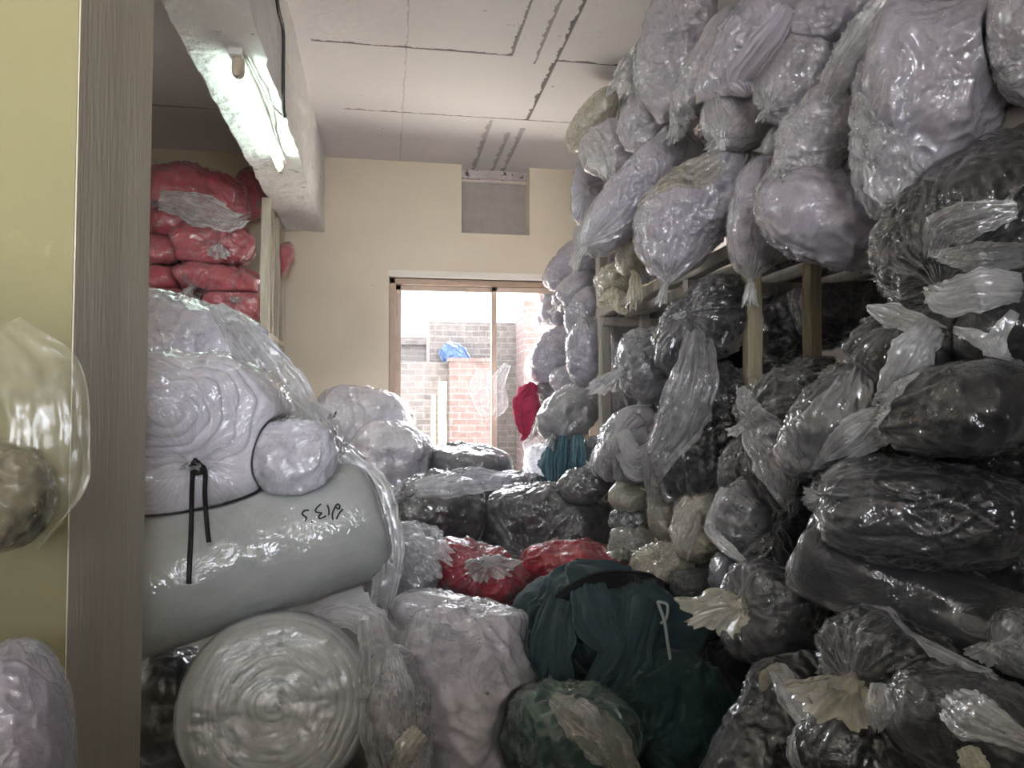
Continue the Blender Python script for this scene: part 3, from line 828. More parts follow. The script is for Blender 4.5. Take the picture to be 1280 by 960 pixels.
tube_light(t0, t1, 'lit white fluorescent tube with beige holder under the whitewashed beam')
tube_light((t0[0]+.02, -2.9, ZT), (t0[0]+.02, -1.7, ZT), 'added unseen fill tube on the beam behind the viewer', wires=False)  # second beam tube, added out of view for ambient light
tube_light((XL+.09, 2.5, 2.15), (XL+.09, 3.7, 2.15), 'added unseen fill tube on the left side wall', wires=False, mt=M_fill_left, shade=True)  # added out of view to lift the far end of the room
tube_light((XR-.09, 4.5, 2.55), (XR-.09, 5.7, 2.55), 'added hidden fill tube on the right side wall', wires=False, mt=M_fill_right)  # added behind the white sacks to light beam and back wall
cb = tube('ceiling_cable', [P(345, -10, ('X', BX1+.02)), P(348, 12, ('X', BX1+.02)), P(354, 40, ('X', BX1+.02)), P(354, 90, ('X', BX1+.02)), P(354, 130, ('X', BX1+.02)), P(356, 146, ('X', BX1+.02))], .008, M_blk, loc=P(354, 60, ('X', BX1+.02)), m=60)
tag(cb, 'black cable running down the side face of the whitewashed beam', 'cable')

# outside
M_ground = plaster('dusty_ground', (.70, .66, .58), (.62, .58, .50))
struct(boxes('ground_outside', [((-12, -18, -.2), (14, YF-.21, -.05))], M_ground))
struct(boxes('ground_bounce_apron', [((-3, YB+.26, -.2), (4.5, 8.4, -.03))], plaster('bounce_concrete', (.78, .74, .66), (.72, .68, .60))))  # pale strip added to bounce sunlight up to the ceiling
struct(boxes('ground_soil', [((-12, YB+.3, -.25), (14, 26, -.06))], plaster('dark_soil', (.10, .085, .07), (.07, .06, .05))))
M_brk = brick('grey_brick', (.06, .052, .047), (.082, .07, .063), (.105, .095, .088))
M_brk2 = brick('pink_brick', (.085, .054, .047), (.098, .064, .057), (.11, .094, .087))
YW = 13.5
zt = float(P(530, 452, ('Y', YW))[2])
bw = boxes('brick_wall', [((float(P(440, 450, ('Y', YW))[0]), YW, -.1), (float(P(570, 450, ('Y', YW))[0]), YW+.3, zt))], M_brk, loc=(0, YW, -.1))
tag(bw, 'low wall of rough grey bricks outside the window', 'wall')
zt2 = float(P(585, 452, ('Y', YW-.25))[2])
bp_ = boxes('brick_pier', [((float(P(562, 450, ('Y', YW-.25))[0]), YW-.25, -.1), (float(P(612, 450, ('Y', YW-.25))[0]), YW-.02, zt2-.0)),
                           ((float(P(560, 450, ('Y', YW-.25))[0]), YW-.28, zt2), (float(P(614, 450, ('Y', YW-.25))[0]), YW+.0, zt2+.06))], M_brk2, loc=(.6, YW-.25, -.1))
tag(bp_, 'pinkish brick pier outside the window beside the mullion', 'pier')
YH = 16.2
hl = boxes('rubble_wall', [((-6, YH, -.1), (float(P(537, 440, ('Y', YH))[0]), YH+.4, float(P(510, 421, ('Y', YH))[2]))),
        ((-6, YH-.08, float(P(510, 431, ('Y', YH))[2])), (float(P(560, 440, ('Y', YH))[0]), YH, float(P(510, 426, ('Y', YH))[2])))], M_brk, loc=(0, YH, -.1))
tag(hl, 'long pale rubble wall with coping line behind the grey bricks', 'wall')
YK = 14.2
bl = boxes('brick_shed', [((float(P(537, 440, ('Y', YK))[0]), YK, -.1), (float(P(660, 440, ('Y', YK))[0]), YK+1.2, float(P(570, 402, ('Y', YK))[2])))], M_brk, loc=(2, YK, -.1))
tag(bl, 'flat topped pale brick shed behind the low wall outside', 'building')
tc_ = flap('hanging_cloth', [P(555, 432, ('Y', YK-.15)), P(568, 445, ('Y', YK-.15)), P(572, 458, ('Y', YK-.15)), P(570, 470, ('Y', YK-.15))], [.14, .26, .3, .2], .06, fabric('blue_cloth', (.05, .08, .15)), None, seed=4)
tag(tc_, 'faded blue cloth hanging on the pale shed outside', 'cloth')
YT = 13.2
tw = boxes('tower_house', [((float(P(655, 440, ('Y', YT))[0]), YT, -.1), (7, YT+.85, float(P(680, 375, ('Y', YT))[2])))], M_brk2, loc=(3, YT, -.1))
tag(tw, 'taller pink brick building outside at right of the window', 'building')
M_post = plain('sunlit_timber', (.40, .36, .2), .7)
for (x, y0, y1, w, lb) in ((553, 477, 600, .075, 'taller thicker pale timber post outside the window'), (542, 494, 600, .04, 'shorter thinner pale timber post outside the window')):
    pt = stick('timber_post', (*P(x, y0, ('Y', 7.6))[:2], -.06), P(x, y0, ('Y', 7.6)), w, w, M_post)
    tag(pt, lb, 'post', 'posts outside the window')
# torn film stuck at the mullion
for i, (pts, w, lb) in enumerate((([(604, 462), (600, 490), (608, 520)], [.05, .09, .04], 'torn scrap of clear film hanging left of the window mullion'),
                                 ([(634, 455), (622, 480), (627, 505), (618, 520)], [.03, .06, .05, .02], 'torn scrap of clear film hanging right of the window mullion'))):
    fo = flap('hanging_film_scrap', [P(x, y, ('Y', YB-.05)) for x, y in pts], w, .03, FLM['thin'], None, seed=50+i)
    tag(fo, lb, 'film', 'torn film scraps')

# ------------------------------------------------------------------ racks
M_tim = plaster('weathered_timber', (.50, .44, .31), (.36, .31, .21), scale=3, bump=.5, streak=True)
M_timd = plaster('dusty_grey_timber', (.40, .37, .34), (.28, .26, .24), scale=3, bump=.5, streak=True)
M_timw = plaster('paint_splashed_timber', (.62, .58, .48), (.45, .40, .30), scale=6, bump=.5, streak=True)
RX = 1.2
rr = thing('storage_rack', 'tall timber rack along the right side holding sacks on its shelf', 'rack', (1.6, 3.4, 0), 'timber racks')
def ext(p0, p1, z0, z1):
    p0 = np.array(p0); p1 = np.array(p1); d = (p1-p0)/(p1[2]-p0[2])
    return p0+d*(z0-p0[2]), p0+d*(z1-p0[2])
a0, a1 = ext(P(757, 530, ('X', RX)), P(752, 300, ('X', RX)), 0.0, float(P(751, 300, ('X', RX))[2]))
stick('upright', a0, a1, .06, .06, M_timd, rr)
a0, a1 = ext(P(941, 490, ('X', RX)), P(938, 306, ('X', RX)), 0.0, float(P(938, 300, ('X', RX))[2]))
stick('upright', a0, a1, .052, .05, M_tim, rr)
a0, a1 = ext(P(1017, 455, ('X', RX+.25)), P(1014, 332, ('X', RX+.25)), 0.0, 1.9)
stick('upright', a0, a1, .05, .05, M_tim, rr)
for px, xx in ((805, 1.40), (846, 1.55)):
    a0 = P(px, 400, ('X', xx)); stick('upright', (a0[0], a0[1], 0), (a0[0], a0[1], 1.9), .05, .05, M_timd, rr)
stick('upright', (2.25, 1.0, 0), (2.25, 1.0, 1.9), .05, .05, M_timd, rr)
stick('upright', (2.25, 4.15, 0), (2.25, 4.15, 1.9), .05, .05, M_timd, rr)
rl0 = P(757, 379, ('X', RX)); rl1 = P(950, 297, ('X', RX))
ZS = float((rl0[2]+rl1[2])/2)
for x, mm in ((RX, M_timd), (RX+.17, M_timd), (RX+.42, M_timd), (RX+.68, M_timd), (RX+.95, M_timd)):
    stick('rail', (x, 1.0, ZS-.03), (x, 4.2, ZS-.03), .06, .05, mm, rr)
for y in (1.5, 2.9, 4.1):
    stick('cross_bar', (RX-.02, y, ZS-.085), (2.28, y, ZS-.085), .05, .05, M_timd, rr, side=(0, 1, 0))
b0 = P(782, 420, ('X', 1.34)); b1 = P(862, 414, ('X', 1.34))
stick('cross_bar', b0, b1, .03, .03, M_tim, rr, side=(0, 0, 1))

lr = thing('storage_rack', 'timber rack in the back left corner holding red bundles', 'rack', (-1.3, 5.5, 0), 'timber racks')
LX = float(P(331, 380, ('Y', 5.05))[0])
for y, w in ((5.05, .055), (5.32, .03), (5.55, .045), (5.82, .035)):
    stick('upright', (LX, y, 0), (LX, y, ZB-.02), w, .05, M_timw, lr)
ZL = float(P(308, 404, ('Y', 5.05))[2])
for y in (5.05, 5.4, 5.8):
    stick('rail', (XL+.02, y, ZL-.02), (LX, y, ZL-.02), .05, .045, M_timw, lr, side=(0, 1, 0))
stick('cross_bar', (LX, 5.0, ZL-.065), (LX, 5.9, ZL-.065), .04, .04, M_timw, lr)

# ------------------------------------------------------------------ the sacks
exec_bags = True
X = lambda v: ('X', v)
Y = lambda v: ('Y', v)

def B(*a, **k): return bag(*a, **k)
# --- white, top right (front plane of the rack X = 1.2)
B(852, 50, 80, 44, 78, X(1.25), 'white', 'upright white sack touching the ceiling, leftmost at the top edge', G1, neck=(.3, -1, .4), drip=.2, tail=(14, 14), p=2.6,
  flaps=[dict(pts=[(815, 60, X(1.12)), (795, 85, X(1.1)), (780, 118, X(1.08))], w=[16, 24, 22], mat='milky', name='film_flap')])
B(738, 155, 44, 20, 48, X(1.2), 'cream', 'small brownish film-wrapped sack at far end just below the ceiling', G1, neck=(-.5, -.6, .6), film='cream')
B(765, 183, 40, 32, 20, X(1.14), 'white', 'crinkled white sack below the brownish one at far end of top tier', G1, neck=(-.4, -.3, .8), tail=(14, 12),
  flaps=[dict(pts=[(740, 170, X(1.02)), (752, 195, X(1.0)), (760, 222, X(1.02))], w=[14, 18, 8], mat='milky', t=.3)])
B(812, 148, 42, 30, 45, X(1.22), 'white', 'short white sack directly under the leftmost upright sack', G1, neck=(-.6, -.5, .6))
B(737, 232, 40, 20, 80, X(1.14), 'lilac', 'narrow lilac sack hanging over the back wall side under the crinkled one', G1, neck=(-.2, -.9, .4), drip=.4, tail=(10, 9))
B(806, 228, 82, 30, 50, X(1.12), 'lilac', 'long pleated lilac sack slanting down toward the far rack upright', G1, neck=(-.7, -.7, .4), drip=.3, tail=(26, 14))
B(872, 110, 86, 24, 64, X(1.2), 'white', 'narrow twisted white sack slanting between two fatter sacks', G1, neck=(-.5, -.8, .4), depth=.16, tail=(16, 14), lump=.18)
B(945, 52, 88, 46, 58, X(1.2), 'lilac', 'smooth lilac-white bundle slanting from the top edge with a folded lip', G1, neck=(-.5, -.8, .5), crink=.6,
  flaps=[dict(pts=[(985, 10, X(1.06)), (955, 55, X(1.03)), (925, 95, X(1.02)), (932, 112, X(1.04))], w=[10, 17, 15, 6], mat='lilac', name='fabric_fold', t=.5, cr=.4)])
B(918, 148, 44, 40, 50, X(1.18), 'white', 'white sack with wrinkled gathered face below the smooth slanting bundle', G1, neck=(-.4, -.5, .8), tail=(10, 18),
  flaps=[dict(pts=[(890, 120, X(1.03)), (895, 150, X(1.0)), (905, 185, X(1.02))], w=[8, 13, 6], mat='sheet', t=.4)])
B(1040, 18, 46, 32, 10, X(1.25), 'lilac', 'rounded pale sack cut by the top edge above the slashed one', G1, neck=(0, 1, .2), crink=.6)
B(1000, 98, 50, 44, 65, X(1.2), 'white', 'white sack with dark slash folds above the shiny knotted one', G1, neck=(-.5, -.4, .7), drip=.2, tail=(12, 10))
B(1020, 178, 62, 42, 62, X(1.08), 'white', 'shiny white sack drooping to a pointed end right of centre upright', G1, neck=(-.2, -1, .5), drip=.4, tail=(26, 16),
  film='milky', lump=.16)
B(1092, 55, 88, 36, 55, X(1.18), 'white', 'film-covered slanting sack from the top edge left of the biggest one', G1, neck=(-.6, -.7, .4), film='milky',
  flaps=[dict(pts=[(1120, 0, X(1.03)), (1085, 45, X(1.0)), (1055, 85, X(1.0)), (1035, 122, X(1.03))], w=[22, 24, 18, 10], mat='milky', t=.35)])
B(1152, 140, 128, 84, 74, X(1.1), 'lilac', 'biggest white sack, hanging at upper right with a long pointed lower corner', G1, neck=(-.3, -1, .45), drip=.3, tail=(24, 20), depth=.2, p=2.3,
  flaps=[dict(pts=[(1085, 120, X(.98)), (1100, 170, X(.965)), (1122, 230, X(.98)), (1130, 285, X(1.0))], w=[12, 30, 34, 10], mat='milky', t=.12)])
B(1218, 14, 58, 52, 20, X(1.15), 'white', 'shiny white sack at the top edge right of the biggest one', G1, neck=(-.2, -.6, .8), tail=(16, 14), film='milky')
B(1276, 66, 34, 70, 10, X(1.12), 'white', 'pale sack cut off by the right edge at the top', G1, neck=(-.6, -.5, .6), film='milky')
B(872, 262, 82, 50, 40, X(1.1), 'lilac', 'large loose lilac sack lying along the shelf rail left of centre upright', G1, neck=(-.4, -.9, .5), drip=.25, tail=(18, 12),
  flaps=[dict(pts=[(900, 200, X(1.06)), (850, 235, X(1.02)), (815, 270, X(1.02)), (800, 315, X(1.04))], w=[14, 22, 20, 12], mat='cream', t=.2)])
B(793, 318, 26, 20, 70, X(1.12), 'cream', 'small sack with yellowish ruffled film end above the rail', G1, neck=(0, -.9, .5), tail=(28, 18), film='cream', tmat='ctail')
B(765, 350, 24, 20, 30, X(1.16), 'cream', 'small knotted cream sack at the far end of the rail', G1, neck=(.1, -.5, .8), tail=(20, 20), film='cream', tmat='ctail')
B(948, 248, 58, 32, 80, X(1.1), 'lilac', 'white sack hanging right over the head of the centre upright', G1, neck=(-.1, -1, .3), drip=.4, tail=(22, 15))
B(984, 232, 30, 28, 30, X(1.05), 'lilac', 'small gathered white sack left of the striped round one', G1, neck=(.4, .1, .9), tail=(8, 10))
B(1046, 282, 88, 52, -28, X(1.14), 'lilac', 'round sagging sack with striped folds hanging below the shelf edge', G1, neck=(-.9, .3, .3), depth=.24, crink=1.5, folds=1.5, lump=.06)
B(736, 300, 44, 18, 76, X(1.2), 'lilac', 'thin lilac sack draped behind the top of the far upright', G1, neck=(-.3, -.9, .4))
B(845, 190, 30, 34, 40, X(1.3), 'white', 'shaded white sack wedged behind the long pleated one', G1, neck=(-.3, -.6, .7))
B(925, 210, 30, 22, 10, X(1.26), 'cream', 'clear yellowish film sack wedged above the large loose one', G1, neck=(-.8, -.3, .6), tail=(34, 16), film='cream')

for (x, y, a, b, an, xx, lb) in ((800, 268, 60, 40, 45, 1.55, 'shaded white sack seen through the gap above the far end of the rail'),
        (806, 322, 60, 30, 25, 1.6, 'shaded white sack on the shelf behind the small ruffled one'),
        (775, 215, 50, 40, 45, 1.6, 'shaded white sack in the back row behind the long pleated one'),
        (905, 205, 70, 50, 30, 1.6, 'shaded white sack in the back row behind the large loose one'),
        (1010, 160, 80, 70, 30, 1.65, 'shaded white sack in the back row behind the drooping shiny one'),
        (830, 105, 70, 44, 60, 1.6, 'shaded white sack in the back row behind the leftmost upright one'),
        (1130, 60, 110, 90, 30, 1.6, 'shaded white sack in the back row behind the biggest one')):
    B(x, y, a, b, an, X(xx), 'white', lb, G1, neck=(.3, .8, .4), depth=.2, down=3.2 if 'long pleated' in lb else 1)
# --- lilac column near the window
B(706, 336, 38, 18, 45, X(1.3), 'lilac', 'topmost long lilac sack beside the window lintel', G2, neck=(-.7, -.6, .4))
B(724, 356, 36, 17, 45, X(1.22), 'lilac', 'lilac sack just below the topmost, touching the far upright', G2, neck=(-.7, -.6, .4), depth=.22, tail=(8, 8))
B(683, 374, 18, 14, 20, X(1.3), 'lilac', 'small lilac sack nearest the window glass, second tier', G2, neck=(-.6, -.4, .7))
B(697, 388, 20, 18, 40, X(1.24), 'lilac', 'rounded lilac sack in the middle of the second tier', G2, neck=(-.5, -.5, .7), tail=(8, 8))
B(727, 390, 32, 17, 60, X(1.17), 'lilac', 'lilac sack with bunched foot below the thin draped one', G2, neck=(-.4, -.8, .5), tail=(14, 10))
B(678, 402, 16, 12, 30, X(1.29), 'lilac', 'smallest lilac sack against the bright window', G2, neck=(-.6, -.5, .6))
B(691, 440, 42, 22, 55, X(1.2), 'lilac', 'wrinkled lilac sack slanting down toward the window, third tier', G2, neck=(.6, .7, .4))
B(730, 447, 40, 22, 82, X(1.16), 'lilac', 'plump upright lilac sack against the far upright', G2, neck=(0, .9, .4), drip=.15, tail=(8, 8))
B(706, 472, 16, 16, 20, X(1.24), 'lilac', 'small shaded lilac sack wedged under the slanting one', G2, neck=(-.5, -.4, .7))
B(687, 492, 26, 20, -35, X(1.2), 'grey', 'small grey folded bundle with a loose film corner below the lilac sacks', G7, neck=(-.6, -.5, .6),
  flaps=[dict(pts=[(675, 495, X(1.1)), (668, 508, X(1.1)), (662, 518, X(1.1))], w=[6, 12, 3], mat='milky')])
B(716, 518, 42, 30, 38, X(1.14), 'lgrey', 'big rounded grey sack under the lilac sacks left of far upright', G7, neck=(-.6, -.7, .4), tail=(14, 12))
# red cloth by the window
B(659, 512, 16, 26, 0, Y(5.45), 'pink', 'crumpled pinkish red cloth bunched against the window side', 'red cloths', name='cloth_bundle', cat='cloth', bare=True, garment=True, lump=.3,
  flaps=[dict(pts=[(668, 480, Y(5.4)), (655, 505, Y(5.38)), (660, 540, Y(5.36))], w=[6, 14, 12], mat='pink', name='cloth_fold'),
         dict(pts=[(675, 520, Y(5.38)), (664, 535, Y(5.36)), (655, 550, Y(5.36))], w=[10, 12, 6], mat='pink', name='cloth_fold')])
# teal clothes
B(705, 578, 28, 34, 0, X(1.1), 'bteal', 'bundle of blue-green garments with hanging sleeves by the far upright', G7, name='clothes_bundle', cat='clothes', bare=True, garment=True, lump=.18,
  flaps=[dict(pts=[(705, 545, X(1.0)), (702, 575, X(.98)), (700, 610, X(.98))], w=[5, 8, 7], mat='bteal', name='sleeve', cr=.25, fold=.8, nf=3),
         dict(pts=[(722, 545, X(1.02)), (722, 575, X(1.0)), (718, 605, X(1.0))], w=[6, 9, 6], mat='bteal', name='sleeve', cr=.25, fold=.8, nf=3),
         dict(pts=[(690, 548, X(1.0)), (688, 575, X(.97)), (690, 612, X(.97))], w=[4, 7, 5], mat='bteal', name='sleeve', cr=.25, fold=.8, nf=3)])
B(679, 580, 22, 26, 0, X(1.18), 'teal', 'dark teal film-covered sack in front of the window foot', G7, neck=(-.4, .6, .6), down=5, film='milky',
  flaps=[dict(pts=[(682, 530, X(1.05)), (672, 560, X(1.05)), (670, 600, X(1.05))], w=[10, 16, 10], mat='milky', t=.1)])
B(742, 566, 18, 20, 0, X(1.12), 'teal', 'small teal sack left of the far upright foot', G7, neck=(-.2, .3, .9))
B(737, 606, 36, 22, 20, X(1.02), 'dgrey', 'charcoal sack with a peaked top at the foot of far upright', G7, neck=(0, .9, .4), tail=(10, 8))

# --- grey and cream, middle of the right stack
B(810, 462, 44, 44, 0, X(1.04), 'dgrey', 'round grey sack with knotted film end facing the far upright', G7, neck=(-.75, -.1, .65), tail=(36, 18), depth=.22, film='milky', pleat=1.5)
B(785, 405, 26, 30, 0, X(1.55), 'grey', 'dim grey sack behind the far upright under the shelf', G7, neck=(0, .6, .6), down=4)
B(828, 402, 30, 26, 0, X(1.8), 'dgrey', 'dim charcoal sack between the two rear uprights', G7, neck=(0, .6, .6))
B(768, 520, 18, 30, 0, X(1.4), 'lgrey', 'plain shaded grey sack seen behind the far upright', G7, neck=(0, .6, .6))
B(775, 552, 46, 24, 66, X(1.1), 'grey', 'leaning grey film sack right of the far upright', G7, neck=(.3, .9, .3), depth=.2, film='milky')
B(798, 560, 54, 28, 78, X(1.02), 'lgrey', 'grey cloth hanging in swags beside the leaning grey sack', G7, name='cloth_bundle', cat='cloth', bare=True, garment=True, lump=.15,
  flaps=[dict(pts=[(778, 540, X(.93)), (795, 570, X(.9)), (815, 560, X(.93))], w=[8, 12, 8], mat='lgrey', name='cloth_fold'),
         dict(pts=[(776, 565, X(.93)), (795, 592, X(.9)), (816, 582, X(.93))], w=[8, 10, 8], mat='lgrey', name='cloth_fold'),
         dict(pts=[(800, 520, X(.98)), (782, 545, X(.95)), (772, 600, X(.94))], w=[10, 10, 6], mat='lgrey', name='cloth_fold')])
B(793, 620, 26, 19, 10, X(1.02), 'cream', 'pale film bundle directly under the hanging grey cloth', G7, neck=(-.6, .2, .7), film='cream')
B(785, 649, 26, 15, 0, X(1.0), 'dgrey', 'small charcoal bundle between two pale ones, middle of column', G7, neck=(-.6, -.2, .7), film='milky')
B(792, 678, 28, 20, 0, X(.98), 'lgrey', 'greyish knotted sack low in the narrow column right of grey heap', G7, neck=(-.5, -.3, .8), tail=(14, 12), film='cream')
B(834, 642, 24, 36, 0, X(1.05), 'cream', 'cream crumpled film sack beside the pale bundle column', G7, neck=(-.3, .7, .6), film='cream', tail=(18, 16), tmat='ctail')
B(876, 655, 36, 50, -15, X(1.05), 'cream', 'largest cream sack, shiny and creased, low in the middle stack', G7, neck=(-.3, .6, .6), film='cream', lump=.18,
  flaps=[dict(pts=[(870, 625, X(.95)), (858, 655, X(.92)), (850, 690, X(.9))], w=[14, 16, 10], mat='cream')])
B(832, 706, 38, 26, 12, X(.95), 'cream', 'cream film sack with gaping mouth at the foot of the middle stack', G7, neck=(-.4, .3, .8), film='cream', tail=(20, 20), tmat='ctail')
B(870, 735, 40, 22, -15, X(1.0), 'dgrey', 'dark film sack behind the teal clothes at the stack foot', G7, neck=(-.5, .3, .7))

# --- black sacks right of centre
B(890, 398, 70, 46, 48, X(1.12), 'black', 'black sack with fine pleats rising behind the centre upright', G3, neck=(-.5, .1, .8), tail=(10, 8), depth=.2, film='thin',
  planes=[((0, 0, 1), ZS-.12)],
  flaps=[dict(pts=[(872, 420, X(1.0)), (868, 470, X(.95)), (848, 530, X(.92)), (822, 580, X(.92)), (815, 625, X(.95))], w=[18, 26, 30, 18, 5], mat='sheet', t=.3, cr=.8, fold=.7, label='long milky film tail')])
B(835, 530, 60, 22, 55, X(1.14), 'dgrey', 'charcoal sack edge showing left of the long milky film tail', G3, neck=(.6, .7, .3))
B(885, 535, 88, 52, 66, X(1.1), 'black', 'large black sack with fine creases just left of centre upright', G3, neck=(-.05, -1, .35), tail=(12, 9), drip=.25, depth=.2, film='thin')
B(925, 585, 38, 22, 75, X(1.06), 'dgrey', 'small crinkled black sack squeezed below the centre upright', G3, neck=(0, .9, .4), tail=(16, 12))
B(980, 408, 44, 42, 0, X(1.62), 'black', 'dim black sack on end between the two pale uprights', G3, neck=(.2, .9, .4), film='dark')
B(975, 468, 52, 18, 8, X(1.5), 'black', 'flat black sack lying under the dim one between the uprights', G3, neck=(-.9, 0, .4), film='thin')
B(1000, 545, 82, 84, 30, X(1.05), 'black', 'broad black sack with hanging film corner right of centre upright', G3, neck=(-.75, .1, .6), tail=(16, 12), depth=.24, film='smoke',
  flaps=[dict(pts=[(935, 500, X(.93)), (955, 545, X(.9)), (975, 590, X(.9)), (985, 632, X(.92))], w=[12, 26, 24, 6], mat='sheet', t=.15)])
B(1065, 510, 90, 46, 50, X(1.0), 'black', 'black sack under fan of streaked clear film, middle of right side', G3, neck=(.15, .75, .6), tail=(16, 10), depth=.22, film='smoke',
  flaps=[dict(pts=[(1075, 455, X(.95)), (1060, 500, X(.9)), (1030, 550, X(.88)), (1000, 580, X(.9))], w=[8, 24, 34, 26], mat='clear', t=.1)])
B(925, 652, 34, 50, -10, X(.99), 'dgrey', 'charcoal sack in angular stiff film beside the largest cream sack', G3, neck=(-.2, .8, .5), depth=.16, film='milky',
  flaps=[dict(pts=[(905, 610, X(.9)), (890, 660, X(.88)), (915, 690, X(.86)), (935, 705, X(.88))], w=[5, 9, 6, 3], mat='tail')])
B(1003, 655, 26, 62, -22, X(1.0), 'black', 'black cloth strap hanging in the gap left of the big knotted sack', G3, name='cloth_bundle', cat='cloth', bare=True, garment=True, depth=.09)
B(970, 690, 50, 24, 28, X(1.0), 'black', 'small shiny black sack above the sack with cream rosette', G3, neck=(-.7, -.3, .6), film='dark')
B(906, 722, 18, 32, 5, X(.96), 'navy', 'blue-grey rolled end left of the sack with cream rosette', G3, neck=(-.5, .2, .8), depth=.2, crink=.5)
for (x, y, a, b, an, xx, lb) in ((1060, 370, 60, 60, 10, 1.75, 'black filler sack in deep shade right of the second pale upright'),
        (1150, 250, 90, 70, 10, 1.6, 'black filler sack in deep shade under the biggest white sack'),
        (1000, 330, 70, 40, 0, 1.95, 'black filler sack in deep shade high between the pale uprights'),
        (1250, 180, 70, 60, 10, 1.45, 'black filler sack in deep shade at the right edge under the pale cut-off one'),
        (1080, 690, 90, 60, 0, 1.75, 'black filler sack in shade behind the sack with cream rosette'),
        (1255, 560, 80, 60, 0, 1.4, 'black filler sack in shade at the right edge behind the wide black one'),
        (1260, 690, 70, 60, 0, 1.4, 'black filler sack in shade at the right edge above the film hem'),
        (1060, 800, 80, 60, 0, 1.36, 'black filler sack in shade between the cream rosette and the film flower'),
        (1120, 585, 90, 50, 0, 1.4, 'black filler sack in shade behind the milky film spike'),
        (900, 460, 60, 60, 0, 1.98, 'black filler sack in deep shade behind the centre upright')):
    B(x, y, a, b, an, X(xx), 'black', lb, G3, neck=(.3, .8, .4), depth=.2, film='thin', down=8 if 'behind the centre upright' in lb else 1)  # fillers added so the gaps between sacks stay black
# right edge, near
B(1205, 295, 118, 88, 34, X(1.12), 'black', 'large black sack with layered film folds below the biggest white one', G3, neck=(-.15, -.35, .9), tail=(20, 14), depth=.26, film='smoke', lump=.1,
  flaps=[dict(pts=[(1270, 262, X(.98)), (1215, 275, X(.93)), (1180, 290, X(.93)), (1165, 320, X(.94))], w=[10, 20, 22, 8], mat='sheet', t=.3),
         dict(pts=[(1280, 318, X(.98)), (1220, 322, X(.92)), (1170, 318, X(.93))], w=[12, 16, 6], mat='clear', t=.4),
         dict(pts=[(1275, 362, X(.98)), (1225, 362, X(.92)), (1180, 372, X(.9)), (1160, 362, X(.92))], w=[14, 22, 18, 6], mat='tail', t=.25)])
B(1150, 430, 78, 54, 35, X(1.08), 'black', 'black sack in shadow with twisted film tail, upper middle right', G3, neck=(-.2, .4, .9), tail=(14, 10), depth=.25, film='smoke',
  flaps=[dict(pts=[(1088, 385, X(.97)), (1115, 395, X(.95)), (1145, 405, X(.95)), (1170, 412, X(.97))], w=[6, 16, 12, 6], mat='tail', t=.4),
         dict(pts=[(1165, 412, X(.95)), (1142, 440, X(.91)), (1120, 475, X(.9)), (1105, 515, X(.91))], w=[16, 22, 17, 7], mat='tail', t=.35)])
B(1255, 425, 60, 60, 30, X(1.14), 'black', 'black sack at right edge with looping film strip', G3, neck=(-.3, .4, .8), depth=.22, film='smoke',
  flaps=[dict(pts=[(1268, 392, X(1.0)), (1248, 420, X(.97)), (1252, 448, X(.97)), (1280, 470, X(.98))], w=[5, 9, 9, 8], mat='tail'),
         dict(pts=[(1200, 412, X(.99)), (1228, 425, X(.96)), (1246, 448, X(.95))], w=[2, 9, 9], mat='tail')])
B(1205, 512, 108, 54, 8, X(1.02), 'black', 'wide black sack with bunched milky film spike pointing left', G3, neck=(-.9, -.15, .45), tail=(34, 16), tmat='tail', depth=.24, film='smoke', pleat=1.6,
  flaps=[dict(pts=[(1120, 520, X(.9)), (1085, 532, X(.86)), (1050, 555, X(.84)), (1020, 580, X(.85))], w=[12, 22, 18, 4], mat='tail', t=.3),
         dict(pts=[(1165, 480, X(.92)), (1130, 505, X(.88)), (1095, 545, X(.86)), (1062, 572, X(.86))], w=[6, 16, 16, 5], mat='tail', t=.3)])
B(1160, 640, 132, 62, -3, X(1.02), 'black', 'very wide dusty black sack with dark ruffled knot at its left', G3, neck=(-1, .1, .35), depth=.24, film='dark', tail=(20, 22), pleat=1.6, kdroop=0)
B(1150, 752, 150, 60, -22, X(1.02), 'dgrey', 'long charcoal roll with film hem sloping down to right edge', G3, shape='roll', depth=.14, neck=(-1, 0, 0), film='thin', crink=.7,
  flaps=[dict(pts=[(1015, 722, X(.92)), (1060, 752, X(.9)), (1120, 790, X(.885)), (1200, 830, X(.88)), (1240, 845, X(.88))], w=[6, 8, 8, 8, 6], mat='milky', t=.6, name='film_hem', cr=.15, fold=.2)])
B(974, 768, 60, 62, 0, X(.94), 'dgrey', 'round black sack with cream rosette of film facing left', G3, neck=(-.62, .1, .75), depth=.18, film='dark', tail=(40, 46), tmat='ctail', pleat=1.8, kdroop=.5)
B(1105, 838, 80, 66, -18, X(.92), 'black', 'black sack tied with a large cream film flower, bottom right', G3, neck=(-.35, -.2, .9), depth=.2, film='dark', tail=(44, 48), tmat='ctail', pleat=2.0, kdroop=.4,
  flaps=[dict(pts=[(1098, 855, X(.74)), (1100, 885, X(.73)), (1096, 912, X(.74))], w=[8, 13, 4], mat='tail')])
B(1005, 890, 70, 76, -30, X(.93), 'black', 'black sack low down crossed by a twisted film strip', G3, neck=(-.4, .7, .6), down=4.6, depth=.16, film='thin',
  flaps=[dict(pts=[(970, 835, X(.8)), (990, 868, X(.78)), (1015, 900, X(.77)), (1045, 965, X(.77))], w=[10, 16, 14, 6], mat='tail', t=.3),
         dict(pts=[(975, 832, X(.79)), (960, 845, X(.79)), (952, 862, X(.8))], w=[5, 9, 4], mat='ctail')])
